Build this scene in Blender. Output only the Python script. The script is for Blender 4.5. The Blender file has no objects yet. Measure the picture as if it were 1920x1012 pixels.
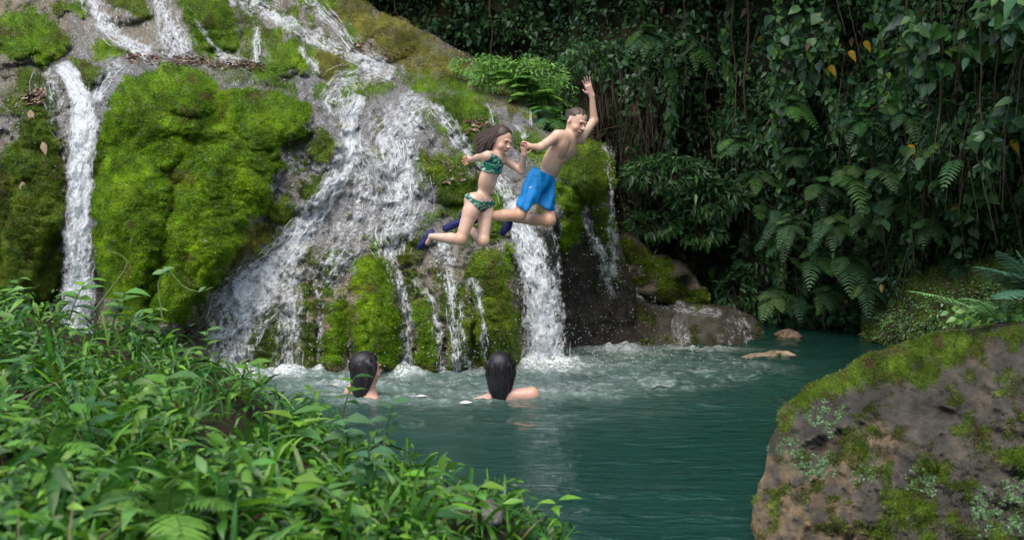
import bpy, math, random
import numpy as np
from mathutils import Vector
sc = bpy.context.scene
col = sc.collection
# ------------------------------------------------------------------ camera / world / sun / exposure
F, HC = 2059.0, 1.2                      # focal length in photo pixels, camera height above the pool
PIT = math.atan(83.0 / F)
cam = bpy.data.objects.new('camera', bpy.data.cameras.new('camera'))
col.objects.link(cam)
cam.location = (0, 0, HC)
cam.rotation_euler = (math.pi / 2 - PIT, 0, 0)
cam.data.sensor_width = 36
cam.data.lens = F / 1920 * 36
cam.data.clip_end = 500
cam.data.dof.use_dof = True
cam.data.dof.focus_distance = 8.5
cam.data.dof.aperture_fstop = 5.0
sc.camera = cam
world = bpy.data.worlds.new('World'); sc.world = world
world.use_nodes = True
wn = world.node_tree
sky = wn.nodes.new('ShaderNodeTexSky'); sky.sky_type = 'NISHITA'; sky.sun_disc = False
SEL, SROT = math.radians(64), math.radians(205)
sky.sun_elevation = SEL; sky.sun_rotation = SROT
sky.air_density = 1.0; sky.dust_density = 4.0; sky.ozone_density = 1.0
bg = wn.nodes['Background']; bg.inputs['Strength'].default_value = 0.15
wn.links.new(sky.outputs[0], bg.inputs[0])
sun = bpy.data.objects.new('sun', bpy.data.lights.new('sun', 'SUN')); col.objects.link(sun)
sun.data.energy = 0.85; sun.data.angle = math.radians(50); sun.data.color = (1, .96, .9)
sd = Vector((math.sin(SROT) * math.cos(SEL), math.cos(SROT) * math.cos(SEL), math.sin(SEL)))
sun.rotation_euler = sd.to_track_quat('Z', 'Y').to_euler()
sc.view_settings.view_transform = 'Standard'; sc.view_settings.look = 'None'
sc.view_settings.exposure = 0.9; sc.view_settings.gamma = 1
sc.cycles.use_denoising = True
sc.cycles.max_bounces = 6; sc.cycles.transparent_max_bounces = 16
sc.cycles.caustics_reflective = False; sc.cycles.caustics_refractive = False

# ------------------------------------------------------------------ helpers
RNG = np.random.default_rng(7)
cP, sP = math.cos(PIT), math.sin(PIT)
def P(px, py, d):
    """photo pixel + distance ahead of the camera -> world point(s)"""
    px = np.asarray(px, float); py = np.asarray(py, float); d = np.asarray(d, float)
    xc = (px - 960) / F * d; yc = -(py - 506) / F * d
    return np.stack([xc + 0 * yc, d * cP + yc * sP, HC + yc * cP - d * sP], -1)
def proj(p):
    q = np.asarray(p, float) - np.array([0, 0, HC])
    d = q[..., 1] * cP - q[..., 2] * sP; yc = q[..., 1] * sP + q[..., 2] * cP
    return 960 + q[..., 0] / d * F, 506 - yc / d * F, d
def dwater(py):                          # depth at which a pixel row meets the pool surface
    return HC / ((np.asarray(py, float) - 506) / F * cP + sP)
def _h(ix, iy, iz, s):
    n = (ix * 374761393 + iy * 668265263 + iz * 2147483647 % 1000003 * 7 + iz * 1274126177 + s * 97531) & 0xffffffff
    n = ((n ^ (n >> 13)) * 1274126177) & 0xffffffff
    n = ((n ^ (n >> 15)) * 2246822519) & 0xffffffff
    return ((n ^ (n >> 16)) & 0xffffff) / float(0xffffff)
def vnoise(x, y, z=0.0, s=0):
    x, y, z = np.broadcast_arrays(np.asarray(x, float), np.asarray(y, float), np.asarray(z, float))
    xi, yi, zi = np.floor(x).astype(np.int64), np.floor(y).astype(np.int64), np.floor(z).astype(np.int64)
    fx, fy, fz = x - xi, y - yi, z - zi
    fx, fy, fz = (f * f * f * (f * (f * 6 - 15) + 10) for f in (fx, fy, fz))
    r = 0
    for a in (0, 1):
        for b in (0, 1):
            for c in (0, 1):
                r = r + _h(xi + a, yi + b, zi + c, s) * (fx if a else 1 - fx) * (fy if b else 1 - fy) * (fz if c else 1 - fz)
    return r * 2 - 1
def fbm(x, y, z=0.0, o=4, s=0, g=.5):
    r = 0; a = 1; t = 0
    for k in range(o):
        r = r + a * vnoise(x * 2 ** k + 17.3 * k, y * 2 ** k + 5.1 * k, z * 2 ** k, s + k); t += a; a *= g
    return r / t * 1.6
def worley(x, y, s=0):
    xi, yi = np.floor(x).astype(np.int64), np.floor(y).astype(np.int64)
    best = np.full(x.shape, 9.0); idv = np.zeros(x.shape)
    for a in (-1, 0, 1):
        for b in (-1, 0, 1):
            cx, cy = xi + a, yi + b
            qx = cx + _h(cx, cy, 0 * cx, s); qy = cy + _h(cx, cy, 0 * cx + 1, s)
            dd = (x - qx) ** 2 + (y - qy) ** 2
            m = dd < best
            best = np.where(m, dd, best); idv = np.where(m, _h(cx, cy, 0 * cx + 2, s), idv)
    return np.sqrt(best), idv
def sstep(a, b, x):
    t = np.clip((x - a) / (b - a), 0, 1); return t * t * (3 - 2 * t)
def seg_dist(x, y, poly, closed=True):
    best = np.full(np.shape(x), 1e9); nx = np.zeros(np.shape(x)); ny = np.zeros(np.shape(x))
    n = len(poly)
    for i in range(n if closed else n - 1):
        ax, ay = poly[i]; bx, by = poly[(i + 1) % n]
        vx, vy = bx - ax, by - ay; L = vx * vx + vy * vy + 1e-9
        t = np.clip(((x - ax) * vx + (y - ay) * vy) / L, 0, 1)
        qx, qy = ax + t * vx, ay + t * vy
        dd = np.hypot(x - qx, y - qy); m = dd < best
        best = np.where(m, dd, best); nx = np.where(m, qx, nx); ny = np.where(m, qy, ny)
    return best, nx, ny
def inside(x, y, poly):
    r = np.zeros(np.shape(x), bool); n = len(poly)
    for i in range(n):
        ax, ay = poly[i]; bx, by = poly[(i + 1) % n]
        if ay == by: continue
        r ^= ((ay > y) != (by > y)) & (x < (bx - ax) * (y - ay) / (by - ay) + ax)
    return r
def polymask(x, y, poly, soft=5.0):
    xs = [p[0] for p in poly]; ys = [p[1] for p in poly]
    out = np.zeros(x.shape); pad = soft * 2
    m = (x > min(xs) - pad) & (x < max(xs) + pad) & (y > min(ys) - pad) & (y < max(ys) + pad)
    if m.any():
        X, Y = x[m], y[m]
        d = seg_dist(X, Y, poly)[0] * np.where(inside(X, Y, poly), 1, -1)
        out[m] = sstep(-soft, soft, d)
    return out
def rbf(ctrl):
    C = np.array(ctrl, float); xy = C[:, :2] / 300
    def k(A): return np.linalg.norm(A[:, None] - xy[None], axis=2)
    n = len(C); M = np.zeros((n + 3, n + 3)); M[:n, :n] = k(xy) + np.eye(n) * .002
    M[:n, n:] = np.c_[np.ones(n), xy]; M[n:, :n] = M[:n, n:].T
    w = np.linalg.solve(M, np.r_[C[:, 2], 0, 0, 0])
    def f(x, y):
        x, y = np.broadcast_arrays(x, y)
        A = np.c_[x.ravel(), y.ravel()] / 300; out = np.empty(len(A))
        for i in range(0, len(A), 40000):
            B = A[i:i + 40000]
            out[i:i + 40000] = k(B) @ w[:n] + w[n] + B @ w[n + 1:]
        return out.reshape(x.shape)
    return f

def new_obj(name, V, Fc, mat=None, parent=None, colr=None, smooth=True, face_sizes=None, extra=None):
    V = np.asarray(V, np.float32).reshape(-1, 3)
    me = bpy.data.meshes.new(name)
    me.vertices.add(len(V)); me.vertices.foreach_set('co', V.ravel())
    Fc = np.asarray(Fc, np.int32)
    if face_sizes is None:
        nf, k = Fc.shape; ls = np.arange(nf) * k; lt = np.full(nf, k)
    else:
        lt = np.asarray(face_sizes); ls = np.r_[0, np.cumsum(lt)[:-1]]; nf = len(lt)
    me.loops.add(Fc.size); me.loops.foreach_set('vertex_index', Fc.ravel())
    me.polygons.add(nf); me.polygons.foreach_set('loop_start', ls.astype(np.int32))
    me.polygons.foreach_set('loop_total', lt.astype(np.int32))
    if smooth: me.polygons.foreach_set('use_smooth', np.ones(nf, bool))
    me.update(calc_edges=True); me.validate()
    if colr is not None:
        c = np.asarray(colr, np.float32)
        if c.shape[1] == 3: c = np.c_[c, np.ones(len(c), np.float32)]
        a = me.color_attributes.new('Col', 'FLOAT_COLOR', 'POINT'); a.data.foreach_set('color', c.astype(np.float32).ravel())
    if extra:
        for k, v in extra.items():
            a = me.attributes.new(k, 'FLOAT', 'POINT'); a.data.foreach_set('value', np.asarray(v, np.float32).ravel())
    o = bpy.data.objects.new(name, me); col.objects.link(o)
    if mat: me.materials.append(mat)
    if parent: o.parent = parent
    return o
def tag(o, label=None, cat=None, group=None, kind=None):
    for k, v in (('label', label), ('category', cat), ('group', group), ('kind', kind)):
        if v: o[k] = v
    return o
def empty(name, loc, label, cat, group=None):
    o = bpy.data.objects.new(name, None); col.objects.link(o); o.location = [float(v) for v in loc]
    o.empty_display_size = .1
    return tag(o, label, cat, group)
def cat_meshes(parts):
    """[(V, F, C)] -> one"""
    Vs, Fs, Cs = [], [], []; n = 0
    for V, Fq, C in parts:
        Vs.append(V); Fs.append(Fq + n); Cs.append(C); n += len(V)
    return np.concatenate(Vs), np.concatenate(Fs), np.concatenate(Cs)

# ---- scattered leaves, blades and tufts: template stations (t along, half width)
def nrmz(a): return a / (np.linalg.norm(a, axis=-1, keepdims=True) + 1e-9)
OVATE = [(0, .06), (.14, .55), (.38, 1), (.68, .68), (.88, .28), (1, .01)]
HEART = [(-.12, .45), (.05, .95), (.3, 1), (.6, .66), (.85, .25), (1, .01)]
BLADE = [(0, .55), (.2, .9), (.42, 1), (.65, .8), (.85, .45), (1, .02)]
SMALL = [(0, .1), (.4, 1), (1, .02)]
def scatter(tmpl, pos, tdir, ndir, L, Wd, C, droop=0.0, fold=.25, tipc=None):
    n = len(pos); k = len(tmpl)
    t = np.array([a for a, b in tmpl]); w = np.array([b for a, b in tmpl])
    T = nrmz(tdir); S = nrmz(np.cross(T, ndir)); N = np.cross(S, T)
    L = np.broadcast_to(L, n); Wd = np.broadcast_to(Wd, n); droop = np.broadcast_to(droop, n)
    base = pos[:, None] + T[:, None] * (L[:, None] * t)[..., None]
    bend = -(L[:, None] * droop[:, None] * t ** 2)
    base = base + np.array([0, 0, 1.0]) * bend[..., None]
    hw = (Wd[:, None] * .5 * w)[..., None]
    mid = base
    lf = base - S[:, None] * hw + N[:, None] * hw * fold
    rt = base + S[:, None] * hw + N[:, None] * hw * fold
    V = np.stack([lf, mid, rt], 2).reshape(n, k * 3, 3)
    f = []
    for i in range(k - 1):
        a = i * 3
        f += [(a, a + 1, a + 4, a + 3), (a + 1, a + 2, a + 5, a + 4)]
    f = np.array(f); Fc = (f[None] + (np.arange(n) * k * 3)[:, None, None]).reshape(-1, 4)
    Cc = np.repeat(C[:, None], k * 3, 1).copy()
    Cc[:, 1::3] *= 1.15                                   # paler midrib
    if tipc is not None:
        Cc = Cc * (1 + (tipc - 1) * np.repeat(t, 3)[None, :, None])
    return V.reshape(-1, 3), Fc, Cc.reshape(-1, 3)
def tris(pos, T, N, L, Wd, C):
    n = len(pos); S = nrmz(np.cross(T, N)); L = np.broadcast_to(L, n)[:, None]; Wd = np.broadcast_to(Wd, n)[:, None]
    V = np.stack([pos - S * Wd * .5, pos + S * Wd * .5, pos + T * L], 1).reshape(-1, 3)
    return V, np.arange(n * 3).reshape(-1, 3), np.repeat(C, 3, 0)
def tube(pts, rad, seg=6):
    pts = np.asarray(pts, float); n = len(pts); rad = np.broadcast_to(rad, n)
    T = nrmz(np.gradient(pts, axis=0)); up = np.array([.31, .2, .93])
    A = nrmz(np.cross(T, up)); B = np.cross(T, A)
    an = np.arange(seg) / seg * 2 * math.pi
    V = pts[:, None] + rad[:, None, None] * (np.cos(an)[None, :, None] * A[:, None] + np.sin(an)[None, :, None] * B[:, None])
    f = [(i * seg + j, i * seg + (j + 1) % seg, (i + 1) * seg + (j + 1) % seg, (i + 1) * seg + j) for i in range(n - 1) for j in range(seg)]
    return V.reshape(-1, 3), np.array(f)
def rand_unit(n): return nrmz(RNG.normal(size=(n, 3)))
def pick(cols, n, jit=.25):
    c = np.array(cols, float)[RNG.integers(0, len(cols), n)]
    return np.clip(c * (1 + RNG.uniform(-jit, jit, (n, 1))) * (1 + RNG.uniform(-.08, .08, (n, 3))), .001, 1)

# ------------------------------------------------------------------ materials
def mat_new(name):
    m = bpy.data.materials.new(name); m.use_nodes = True
    nt = m.node_tree; return m, nt, nt.nodes['Principled BSDF'], nt.nodes['Material Output']
def node(nt, t, **kw):
    n = nt.nodes.new(t)
    for k, v in kw.items():
        if k in n.inputs.keys(): n.inputs[k].default_value = v
        else: setattr(n, k, v)
    return n
def surf_mat(name, scale=40., amt=.5, bump=.4, rough=.7, rough2=None, attr=True, base=(.3, .3, .3), spec=.4, bdist=.02, fine=180.):
    m, nt, bs, out = mat_new(name); L = nt.links.new
    tc = node(nt, 'ShaderNodeTexCoord'); n1 = node(nt, 'ShaderNodeTexNoise', Scale=scale, Detail=6., Roughness=.65)
    L(tc.outputs['Object'], n1.inputs['Vector'])
    n2 = node(nt, 'ShaderNodeTexNoise', Scale=fine, Detail=3., Roughness=.7); L(tc.outputs['Object'], n2.inputs['Vector'])
    ad = node(nt, 'ShaderNodeMath', operation='MULTIPLY'); L(n1.outputs[0], ad.inputs[0]); L(n2.outputs[0], ad.inputs[1])
    mr = node(nt, 'ShaderNodeMapRange'); mr.inputs['From Min'].default_value = .08; mr.inputs['From Max'].default_value = .45
    mr.inputs['To Min'].default_value = 1 - amt; mr.inputs['To Max'].default_value = 1 + amt
    L(ad.outputs[0], mr.inputs[0])
    vm = node(nt, 'ShaderNodeVectorMath', operation='SCALE'); L(mr.outputs[0], vm.inputs['Scale'])
    if attr:
        at = node(nt, 'ShaderNodeAttribute', attribute_name='Col'); L(at.outputs['Color'], vm.inputs[0])
    else: vm.inputs[0].default_value = base
    L(vm.outputs[0], bs.inputs['Base Color'])
    bs.inputs['Roughness'].default_value = rough; bs.inputs['Specular IOR Level'].default_value = spec
    if rough2 is not None:
        wa = node(nt, 'ShaderNodeAttribute', attribute_name='wet'); r = node(nt, 'ShaderNodeMapRange')
        r.inputs['To Min'].default_value = rough; r.inputs['To Max'].default_value = rough2
        L(wa.outputs['Fac'], r.inputs[0]); L(r.outputs[0], bs.inputs['Roughness'])
    b = node(nt, 'ShaderNodeBump', Strength=bump, Distance=bdist); L(ad.outputs[0], b.inputs['Height']); L(b.outputs[0], bs.inputs['Normal'])
    return m
def leaf_mat(name, rough=.42, trans=.28, spec=.5):
    m, nt, bs, out = mat_new(name); L = nt.links.new
    at = node(nt, 'ShaderNodeAttribute', attribute_name='Col')
    tc = node(nt, 'ShaderNodeTexCoord'); n1 = node(nt, 'ShaderNodeTexNoise', Scale=25., Detail=3.); L(tc.outputs['Object'], n1.inputs['Vector'])
    mr = node(nt, 'ShaderNodeMapRange'); mr.inputs['To Min'].default_value = .6; mr.inputs['To Max'].default_value = 1.4; L(n1.outputs[0], mr.inputs[0])
    vm = node(nt, 'ShaderNodeVectorMath', operation='SCALE'); L(at.outputs['Color'], vm.inputs[0]); L(mr.outputs[0], vm.inputs['Scale'])
    L(vm.outputs[0], bs.inputs['Base Color']); bs.inputs['Roughness'].default_value = rough; bs.inputs['Specular IOR Level'].default_value = spec
    tr = node(nt, 'ShaderNodeBsdfTranslucent'); L(vm.outputs[0], tr.inputs[0])
    mx = node(nt, 'ShaderNodeMixShader'); mx.inputs[0].default_value = trans
    L(bs.outputs[0], mx.inputs[1]); L(tr.outputs[0], mx.inputs[2]); L(mx.outputs[0], out.inputs[0])
    b = node(nt, 'ShaderNodeBump', Strength=.25, Distance=.01); L(n1.outputs[0], b.inputs['Height']); L(b.outputs[0], bs.inputs['Normal'])
    return m
def plain(name, base, rough=.5, spec=.5, amt=.2, scale=30, bump=.1, sss=0):
    m = surf_mat(name, scale=scale, amt=amt, bump=bump, rough=rough, attr=False, base=base, spec=spec)
    if sss:
        b = m.node_tree.nodes['Principled BSDF']; b.inputs['Subsurface Weight'].default_value = sss
        b.inputs['Subsurface Radius'].default_value = (.02, .008, .004); b.inputs['Subsurface Scale'].default_value = .5
    return m
M_slope = surf_mat('wet_travertine', 45, .95, 1., .7, .2, spec=.6, bdist=.035, fine=110.)
M_moss = leaf_mat('moss_fibre', .8, .3, .15)
M_rock = surf_mat('boulder_rock', 34, .75, 1., .85, .3, spec=.3, bdist=.025)
M_earth = surf_mat('dark_earth', 12, .5, .8, .9, spec=.1, bdist=.05)
M_leaf = leaf_mat('cliff_leaf', .4, .25, .5)
M_fern = leaf_mat('fern_leaf', .5, .3, .35)
M_herb = leaf_mat('herb_leaf', .38, .35, .5)
M_stem = plain('woody_stem', (.09, .065, .04), .85, .2, .4)
M_green_stem = plain('green_stem', (.08, .14, .03), .6, .3, .3)
M_dead = leaf_mat('dead_leaf', .8, .1, .2)

def water_mat(name, alpha=.85, base=(.82, .86, .88)):
    m, nt, bs, out = mat_new(name); L = nt.links.new
    bs.inputs['Base Color'].default_value = (*base, 1); bs.inputs['Roughness'].default_value = .3
    bs.inputs['IOR'].default_value = 1.33
    tl = node(nt, 'ShaderNodeBsdfTranslucent'); tl.inputs[0].default_value = (*base, 1)
    m1 = node(nt, 'ShaderNodeMixShader'); m1.inputs[0].default_value = .35; L(bs.outputs[0], m1.inputs[1]); L(tl.outputs[0], m1.inputs[2])
    tp = node(nt, 'ShaderNodeBsdfTransparent')
    tc = node(nt, 'ShaderNodeTexCoord'); mp = node(nt, 'ShaderNodeMapping'); mp.inputs['Scale'].default_value = (1, 1, .35)
    L(tc.outputs['Object'], mp.inputs[0])
    n1 = node(nt, 'ShaderNodeTexNoise', Scale=55., Detail=4., Roughness=.7); L(mp.outputs[0], n1.inputs['Vector'])
    at = node(nt, 'ShaderNodeAttribute', attribute_name='wet')      # how thick the water is here
    mr = node(nt, 'ShaderNodeMapRange'); mr.inputs['From Min'].default_value = .32; mr.inputs['From Max'].default_value = .68
    L(n1.outputs[0], mr.inputs[0])
    ad = node(nt, 'ShaderNodeMath', operation='MULTIPLY_ADD'); L(mr.outputs[0], ad.inputs[0]); ad.inputs[1].default_value = .55; ad.inputs[2].default_value = alpha - .4
    mu = node(nt, 'ShaderNodeMath', operation='MULTIPLY', use_clamp=True); L(ad.outputs[0], mu.inputs[0]); L(at.outputs['Fac'], mu.inputs[1])
    m2 = node(nt, 'ShaderNodeMixShader'); L(mu.outputs[0], m2.inputs[0]); L(tp.outputs[0], m2.inputs[1]); L(m1.outputs[0], m2.inputs[2])
    L(m2.outputs[0], out.inputs[0])
    b = node(nt, 'ShaderNodeBump', Strength=.6, Distance=.02); L(n1.outputs[0], b.inputs['Height']); L(b.outputs[0], bs.inputs['Normal'])
    return m
M_fall = water_mat('white_water')
# ------------------------------------------------------------------ relief: a rock or bank as a dense real surface with a back
class Relief:
    def __init__(s, name, outline, step, ctrl, relief_fn, col_fn, mat, curl=0.5, edge=30., back=1.2, jit=6., free=None, parent=None, seed=0, smooth_it=0, jf=40.):
        # roughen the outline
        pts = []
        n = len(outline)
        for i in range(n):
            a = np.array(outline[i], float); b = np.array(outline[(i + 1) % n], float)
            k = max(1, int(np.hypot(*(b - a)) / (step * 2)))
            for j in range(k): pts.append(a + (b - a) * j / k)
        pts = np.array(pts)
        if jit:
            pts = pts + np.c_[fbm(pts[:, 0] / jf, pts[:, 1] / jf, 1, 3, seed), fbm(pts[:, 0] / jf, pts[:, 1] / jf, 5, 3, seed + 9)] * jit
        poly = [tuple(p) for p in pts]
        x0, y0 = pts.min(0) - step; x1, y1 = pts.max(0) + step
        xs = np.arange(x0, x1 + step, step); ys = np.arange(y0, y1 + step, step)
        X, Y = np.meshgrid(xs, ys)
        ins = inside(X, Y, poly)
        # cells with any vertex inside
        cell = ins[:-1, :-1] | ins[1:, :-1] | ins[:-1, 1:] | ins[1:, 1:]
        need = np.zeros(X.shape, bool)
        need[:-1, :-1] |= cell; need[1:, :-1] |= cell; need[:-1, 1:] |= cell; need[1:, 1:] |= cell
        dist = np.full(X.shape, 1e3); nx = X.copy(); ny = Y.copy()
        for i in range(0, len(poly), 1): pass
        coarse = [tuple(p) for p in pts]
        mm = need
        # distance only matters near the edge; do it in one pass
        d_, nx_, ny_ = seg_dist(X[mm], Y[mm], coarse) if mm.sum() * len(coarse) < 6e7 else seg_dist(X[mm], Y[mm], coarse[::3])
        dist[mm] = d_
        snap = need & ~ins
        nx[mm] = nx_; ny[mm] = ny_
        GX = np.where(snap, nx, X); GY = np.where(snap, ny, Y)
        s.X, s.Y, s.xs, s.ys, s.step = X, Y, xs, ys, step
        f = rbf(ctrl); D = f(X, Y)
        dist[snap] = 0
        D = D + relief_fn(X, Y, D)
        e = np.clip(1 - dist / edge, 0, 1)
        if free is not None:                 # parts of the outline that must not curl (below water, off frame)
            e = e * free(X, Y)
        D = D + curl * (1 - np.sqrt(np.clip(1 - e * e, 0, 1)))
        s.D = D
        V = P(GX, GY, D)
        C, wet, moss = col_fn(X, Y, D)
        s.moss, s.need, s.wetm, s.C = moss * need, need, wet, C
        # normals of the surface
        du = np.gradient(V, axis=1); dv = np.gradient(V, axis=0)
        N = nrmz(np.cross(dv, du)); N *= np.where((N * (V - np.array([0, 0, HC]))).sum(-1, keepdims=True) > 0, -1, 1)
        s.N, s.V = N, V
        idx = -np.ones(X.shape, int); idx[need] = np.arange(need.sum())
        r, c = np.nonzero(cell)
        Q = np.stack([idx[r, c], idx[r + 1, c], idx[r + 1, c + 1], idx[r, c + 1]], 1)
        Vv = V[need]; Cc = C[need]; Ww = wet[need]
        # the back: boundary edges pushed away from the camera
        E = np.concatenate([Q[:, [0, 1]], Q[:, [1, 2]], Q[:, [2, 3]], Q[:, [3, 0]]])
        key = np.sort(E, 1); code = key[:, 0].astype(np.int64) * 10000000 + key[:, 1]
        u, inv, cnt = np.unique(code, return_inverse=True, return_counts=True)
        B = E[cnt[inv] == 1]
        bv = np.unique(B); mp = -np.ones(len(Vv), int)
        n0 = len(Vv); prev = bv
        allV, allF = [Vv], [Q]
        cen = Vv[bv].mean(0)
        for k, (bd, sh) in enumerate(((.35, .03), (1., .12))):
            q = Vv[bv]; ray = nrmz(q - np.array([0, 0, HC]))
            q2 = q + ray * back * bd; q2 = q2 + (cen + ray * back - q2) * sh * (1 if free is None else 0)
            new = n0 + k * len(bv) + np.arange(len(bv)); m = -np.ones(n0 + (k + 1) * len(bv) + 1, int)
            m0 = -np.ones(len(Vv) + 3 * len(bv), int); m0[bv] = np.arange(len(bv))
            a = prev[m0[B[:, 0]]]; b = prev[m0[B[:, 1]]]; a2 = new[m0[B[:, 0]]]; b2 = new[m0[B[:, 1]]]
            allF.append(np.stack([b, a, a2, b2], 1)); allV.append(q2); prev = new
        Cc = np.concatenate([Cc, Cc[bv], Cc[bv]]); Ww = np.concatenate([Ww, Ww[bv], Ww[bv]])
        s.obj = new_obj(name, np.concatenate(allV), np.concatenate(allF), mat, parent, Cc, extra={'wet': Ww})
    def look(s, A, px, py):
        fx = np.clip((np.asarray(px, float) - s.xs[0]) / s.step, 0, len(s.xs) - 1.001)
        fy = np.clip((np.asarray(py, float) - s.ys[0]) / s.step, 0, len(s.ys) - 1.001)
        i, j = fy.astype(int), fx.astype(int); a, b = fy - i, fx - j
        if A.ndim == 3: a, b = a[..., None], b[..., None]
        return A[i, j] * (1 - a) * (1 - b) + A[i + 1, j] * a * (1 - b) + A[i, j + 1] * (1 - a) * b + A[i + 1, j + 1] * a * b
    def at(s, px, py, off=0.): return P(px, py, s.look(s.D, px, py) - off)
    def sample(s, n, A=None, box=None):
        x0, x1, y0, y1 = box or (s.xs[0], s.xs[-1], s.ys[0], s.ys[-1])
        px = RNG.uniform(x0, x1, n); py = RNG.uniform(y0, y1, n)
        w = s.look((s.need * 1.0) if A is None else A, px, py)
        k = RNG.uniform(0, 1, n) < w
        return px[k], py[k]
    def fibres(s, name, n, L=.022, Wd=.006, mat=None, parent=None, cmul=1.0, box=None):
        px, py = s.sample(n, s.moss, box)
        p = s.at(px, py, -.003); N = nrmz(s.look(s.N, px, py)); C = s.look(s.C, px, py)
        m = len(px)
        T = nrmz(N * 1.0 + rand_unit(m) * .55 + np.array([0, 0, -.45]))
        C = C * cmul * RNG.uniform(.55, 1.6, (m, 1)) * (1 + RNG.uniform(-.12, .12, (m, 3)))
        sc_ = RNG.uniform(.5, 1.5, m)
        V, Fq, Cc = tris(p, T, rand_unit(m), L * sc_, Wd * sc_, C)
        return new_obj(name, V, Fq, mat or M_moss, parent, Cc, smooth=False)

# ------------------------------------------------------------------ the main travertine slope
OUT = [(-420, -560), (330, -560), (480, -240), (600, -70), (668, 0), (717, 24), (760, 45), (796, 60), (855, 92), (900, 122), (960, 158), (1003, 180),
       (1012, 205), (1014, 240), (1040, 256), (1070, 262), (1105, 262), (1134, 270), (1150, 292), (1154, 340), (1150, 400), (1158, 440), (1172, 480), (1190, 530), (1200, 680), (1000, 730), (-420, 760)]
CT = [(-400, 720, 10.6), (0, 720, 10.4), (150, 720, 10.3), (300, 720, 9.6), (450, 715, 9.25), (600, 720, 9.1), (750, 720, 9.1), (900, 720, 9.15), (980, 720, 9.4), (1060, 710, 10.6), (1180, 700, 11.2),
      (0, 500, 10.5), (60, 350, 10.6), (60, 230, 10.8), (150, 500, 10.55), (150, 300, 10.75), (150, 180, 11.0),
      (330, 560, 9.65), (330, 450, 9.75), (330, 320, 10.05), (330, 200, 10.45), (330, 145, 10.9), (210, 400, 10.1), (230, 230, 10.5),
      (-400, 300, 11), (-400, 118, 11.4), (0, 118, 11.3), (200, 116, 11.3), (400, 118, 11.5), (460, 120, 11.7),
      (-400, 98, 12.2), (0, 96, 12.3), (200, 96, 12.3), (400, 98, 12.4), (100, 40, 12.7), (380, 30, 12.6), (0, -20, 13.1), (300, -20, 13.1), (0, -300, 14.6), (300, -300, 15), (-400, -300, 15), (-400, -550, 16.5), (0, -550, 16.5), (300, -550, 16.8),
      (560, 20, 13.3), (560, 110, 12.2), (560, 200, 11.1), (540, 300, 10.4), (520, 400, 10.1), (480, 500, 9.85), (450, 600, 9.55),
      (650, 130, 12.2), (700, 150, 12.0), (650, 200, 11.3), (650, 300, 10.6), (650, 400, 10.15), (620, 480, 9.75), (620, 600, 9.3),
      (780, 185, 11.6), (780, 260, 10.9), (780, 360, 10.3), (780, 460, 9.85), (780, 560, 9.5), (780, 640, 9.25), (700, 560, 9.35),
      (700, 40, 13.6), (800, 80, 13.6), (850, 120, 13.1), (900, 150, 12.6), (990, 190, 12.1), (900, 200, 11.6), (900, 290, 10.7), (900, 400, 10.1), (920, 500, 9.65), (930, 620, 9.25),
      (1000, 240, 11.3), (1000, 300, 10.6), (1000, 400, 10.05), (985, 470, 10.0), (1000, 560, 10.2), (1090, 280, 10.4), (1100, 350, 10.15), (1130, 400, 10.3), (1060, 400, 10.0), (1060, 450, 10.4),
      (1080, 520, 11.0), (1120, 600, 11.3), (1180, 560, 11.4)]
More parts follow.
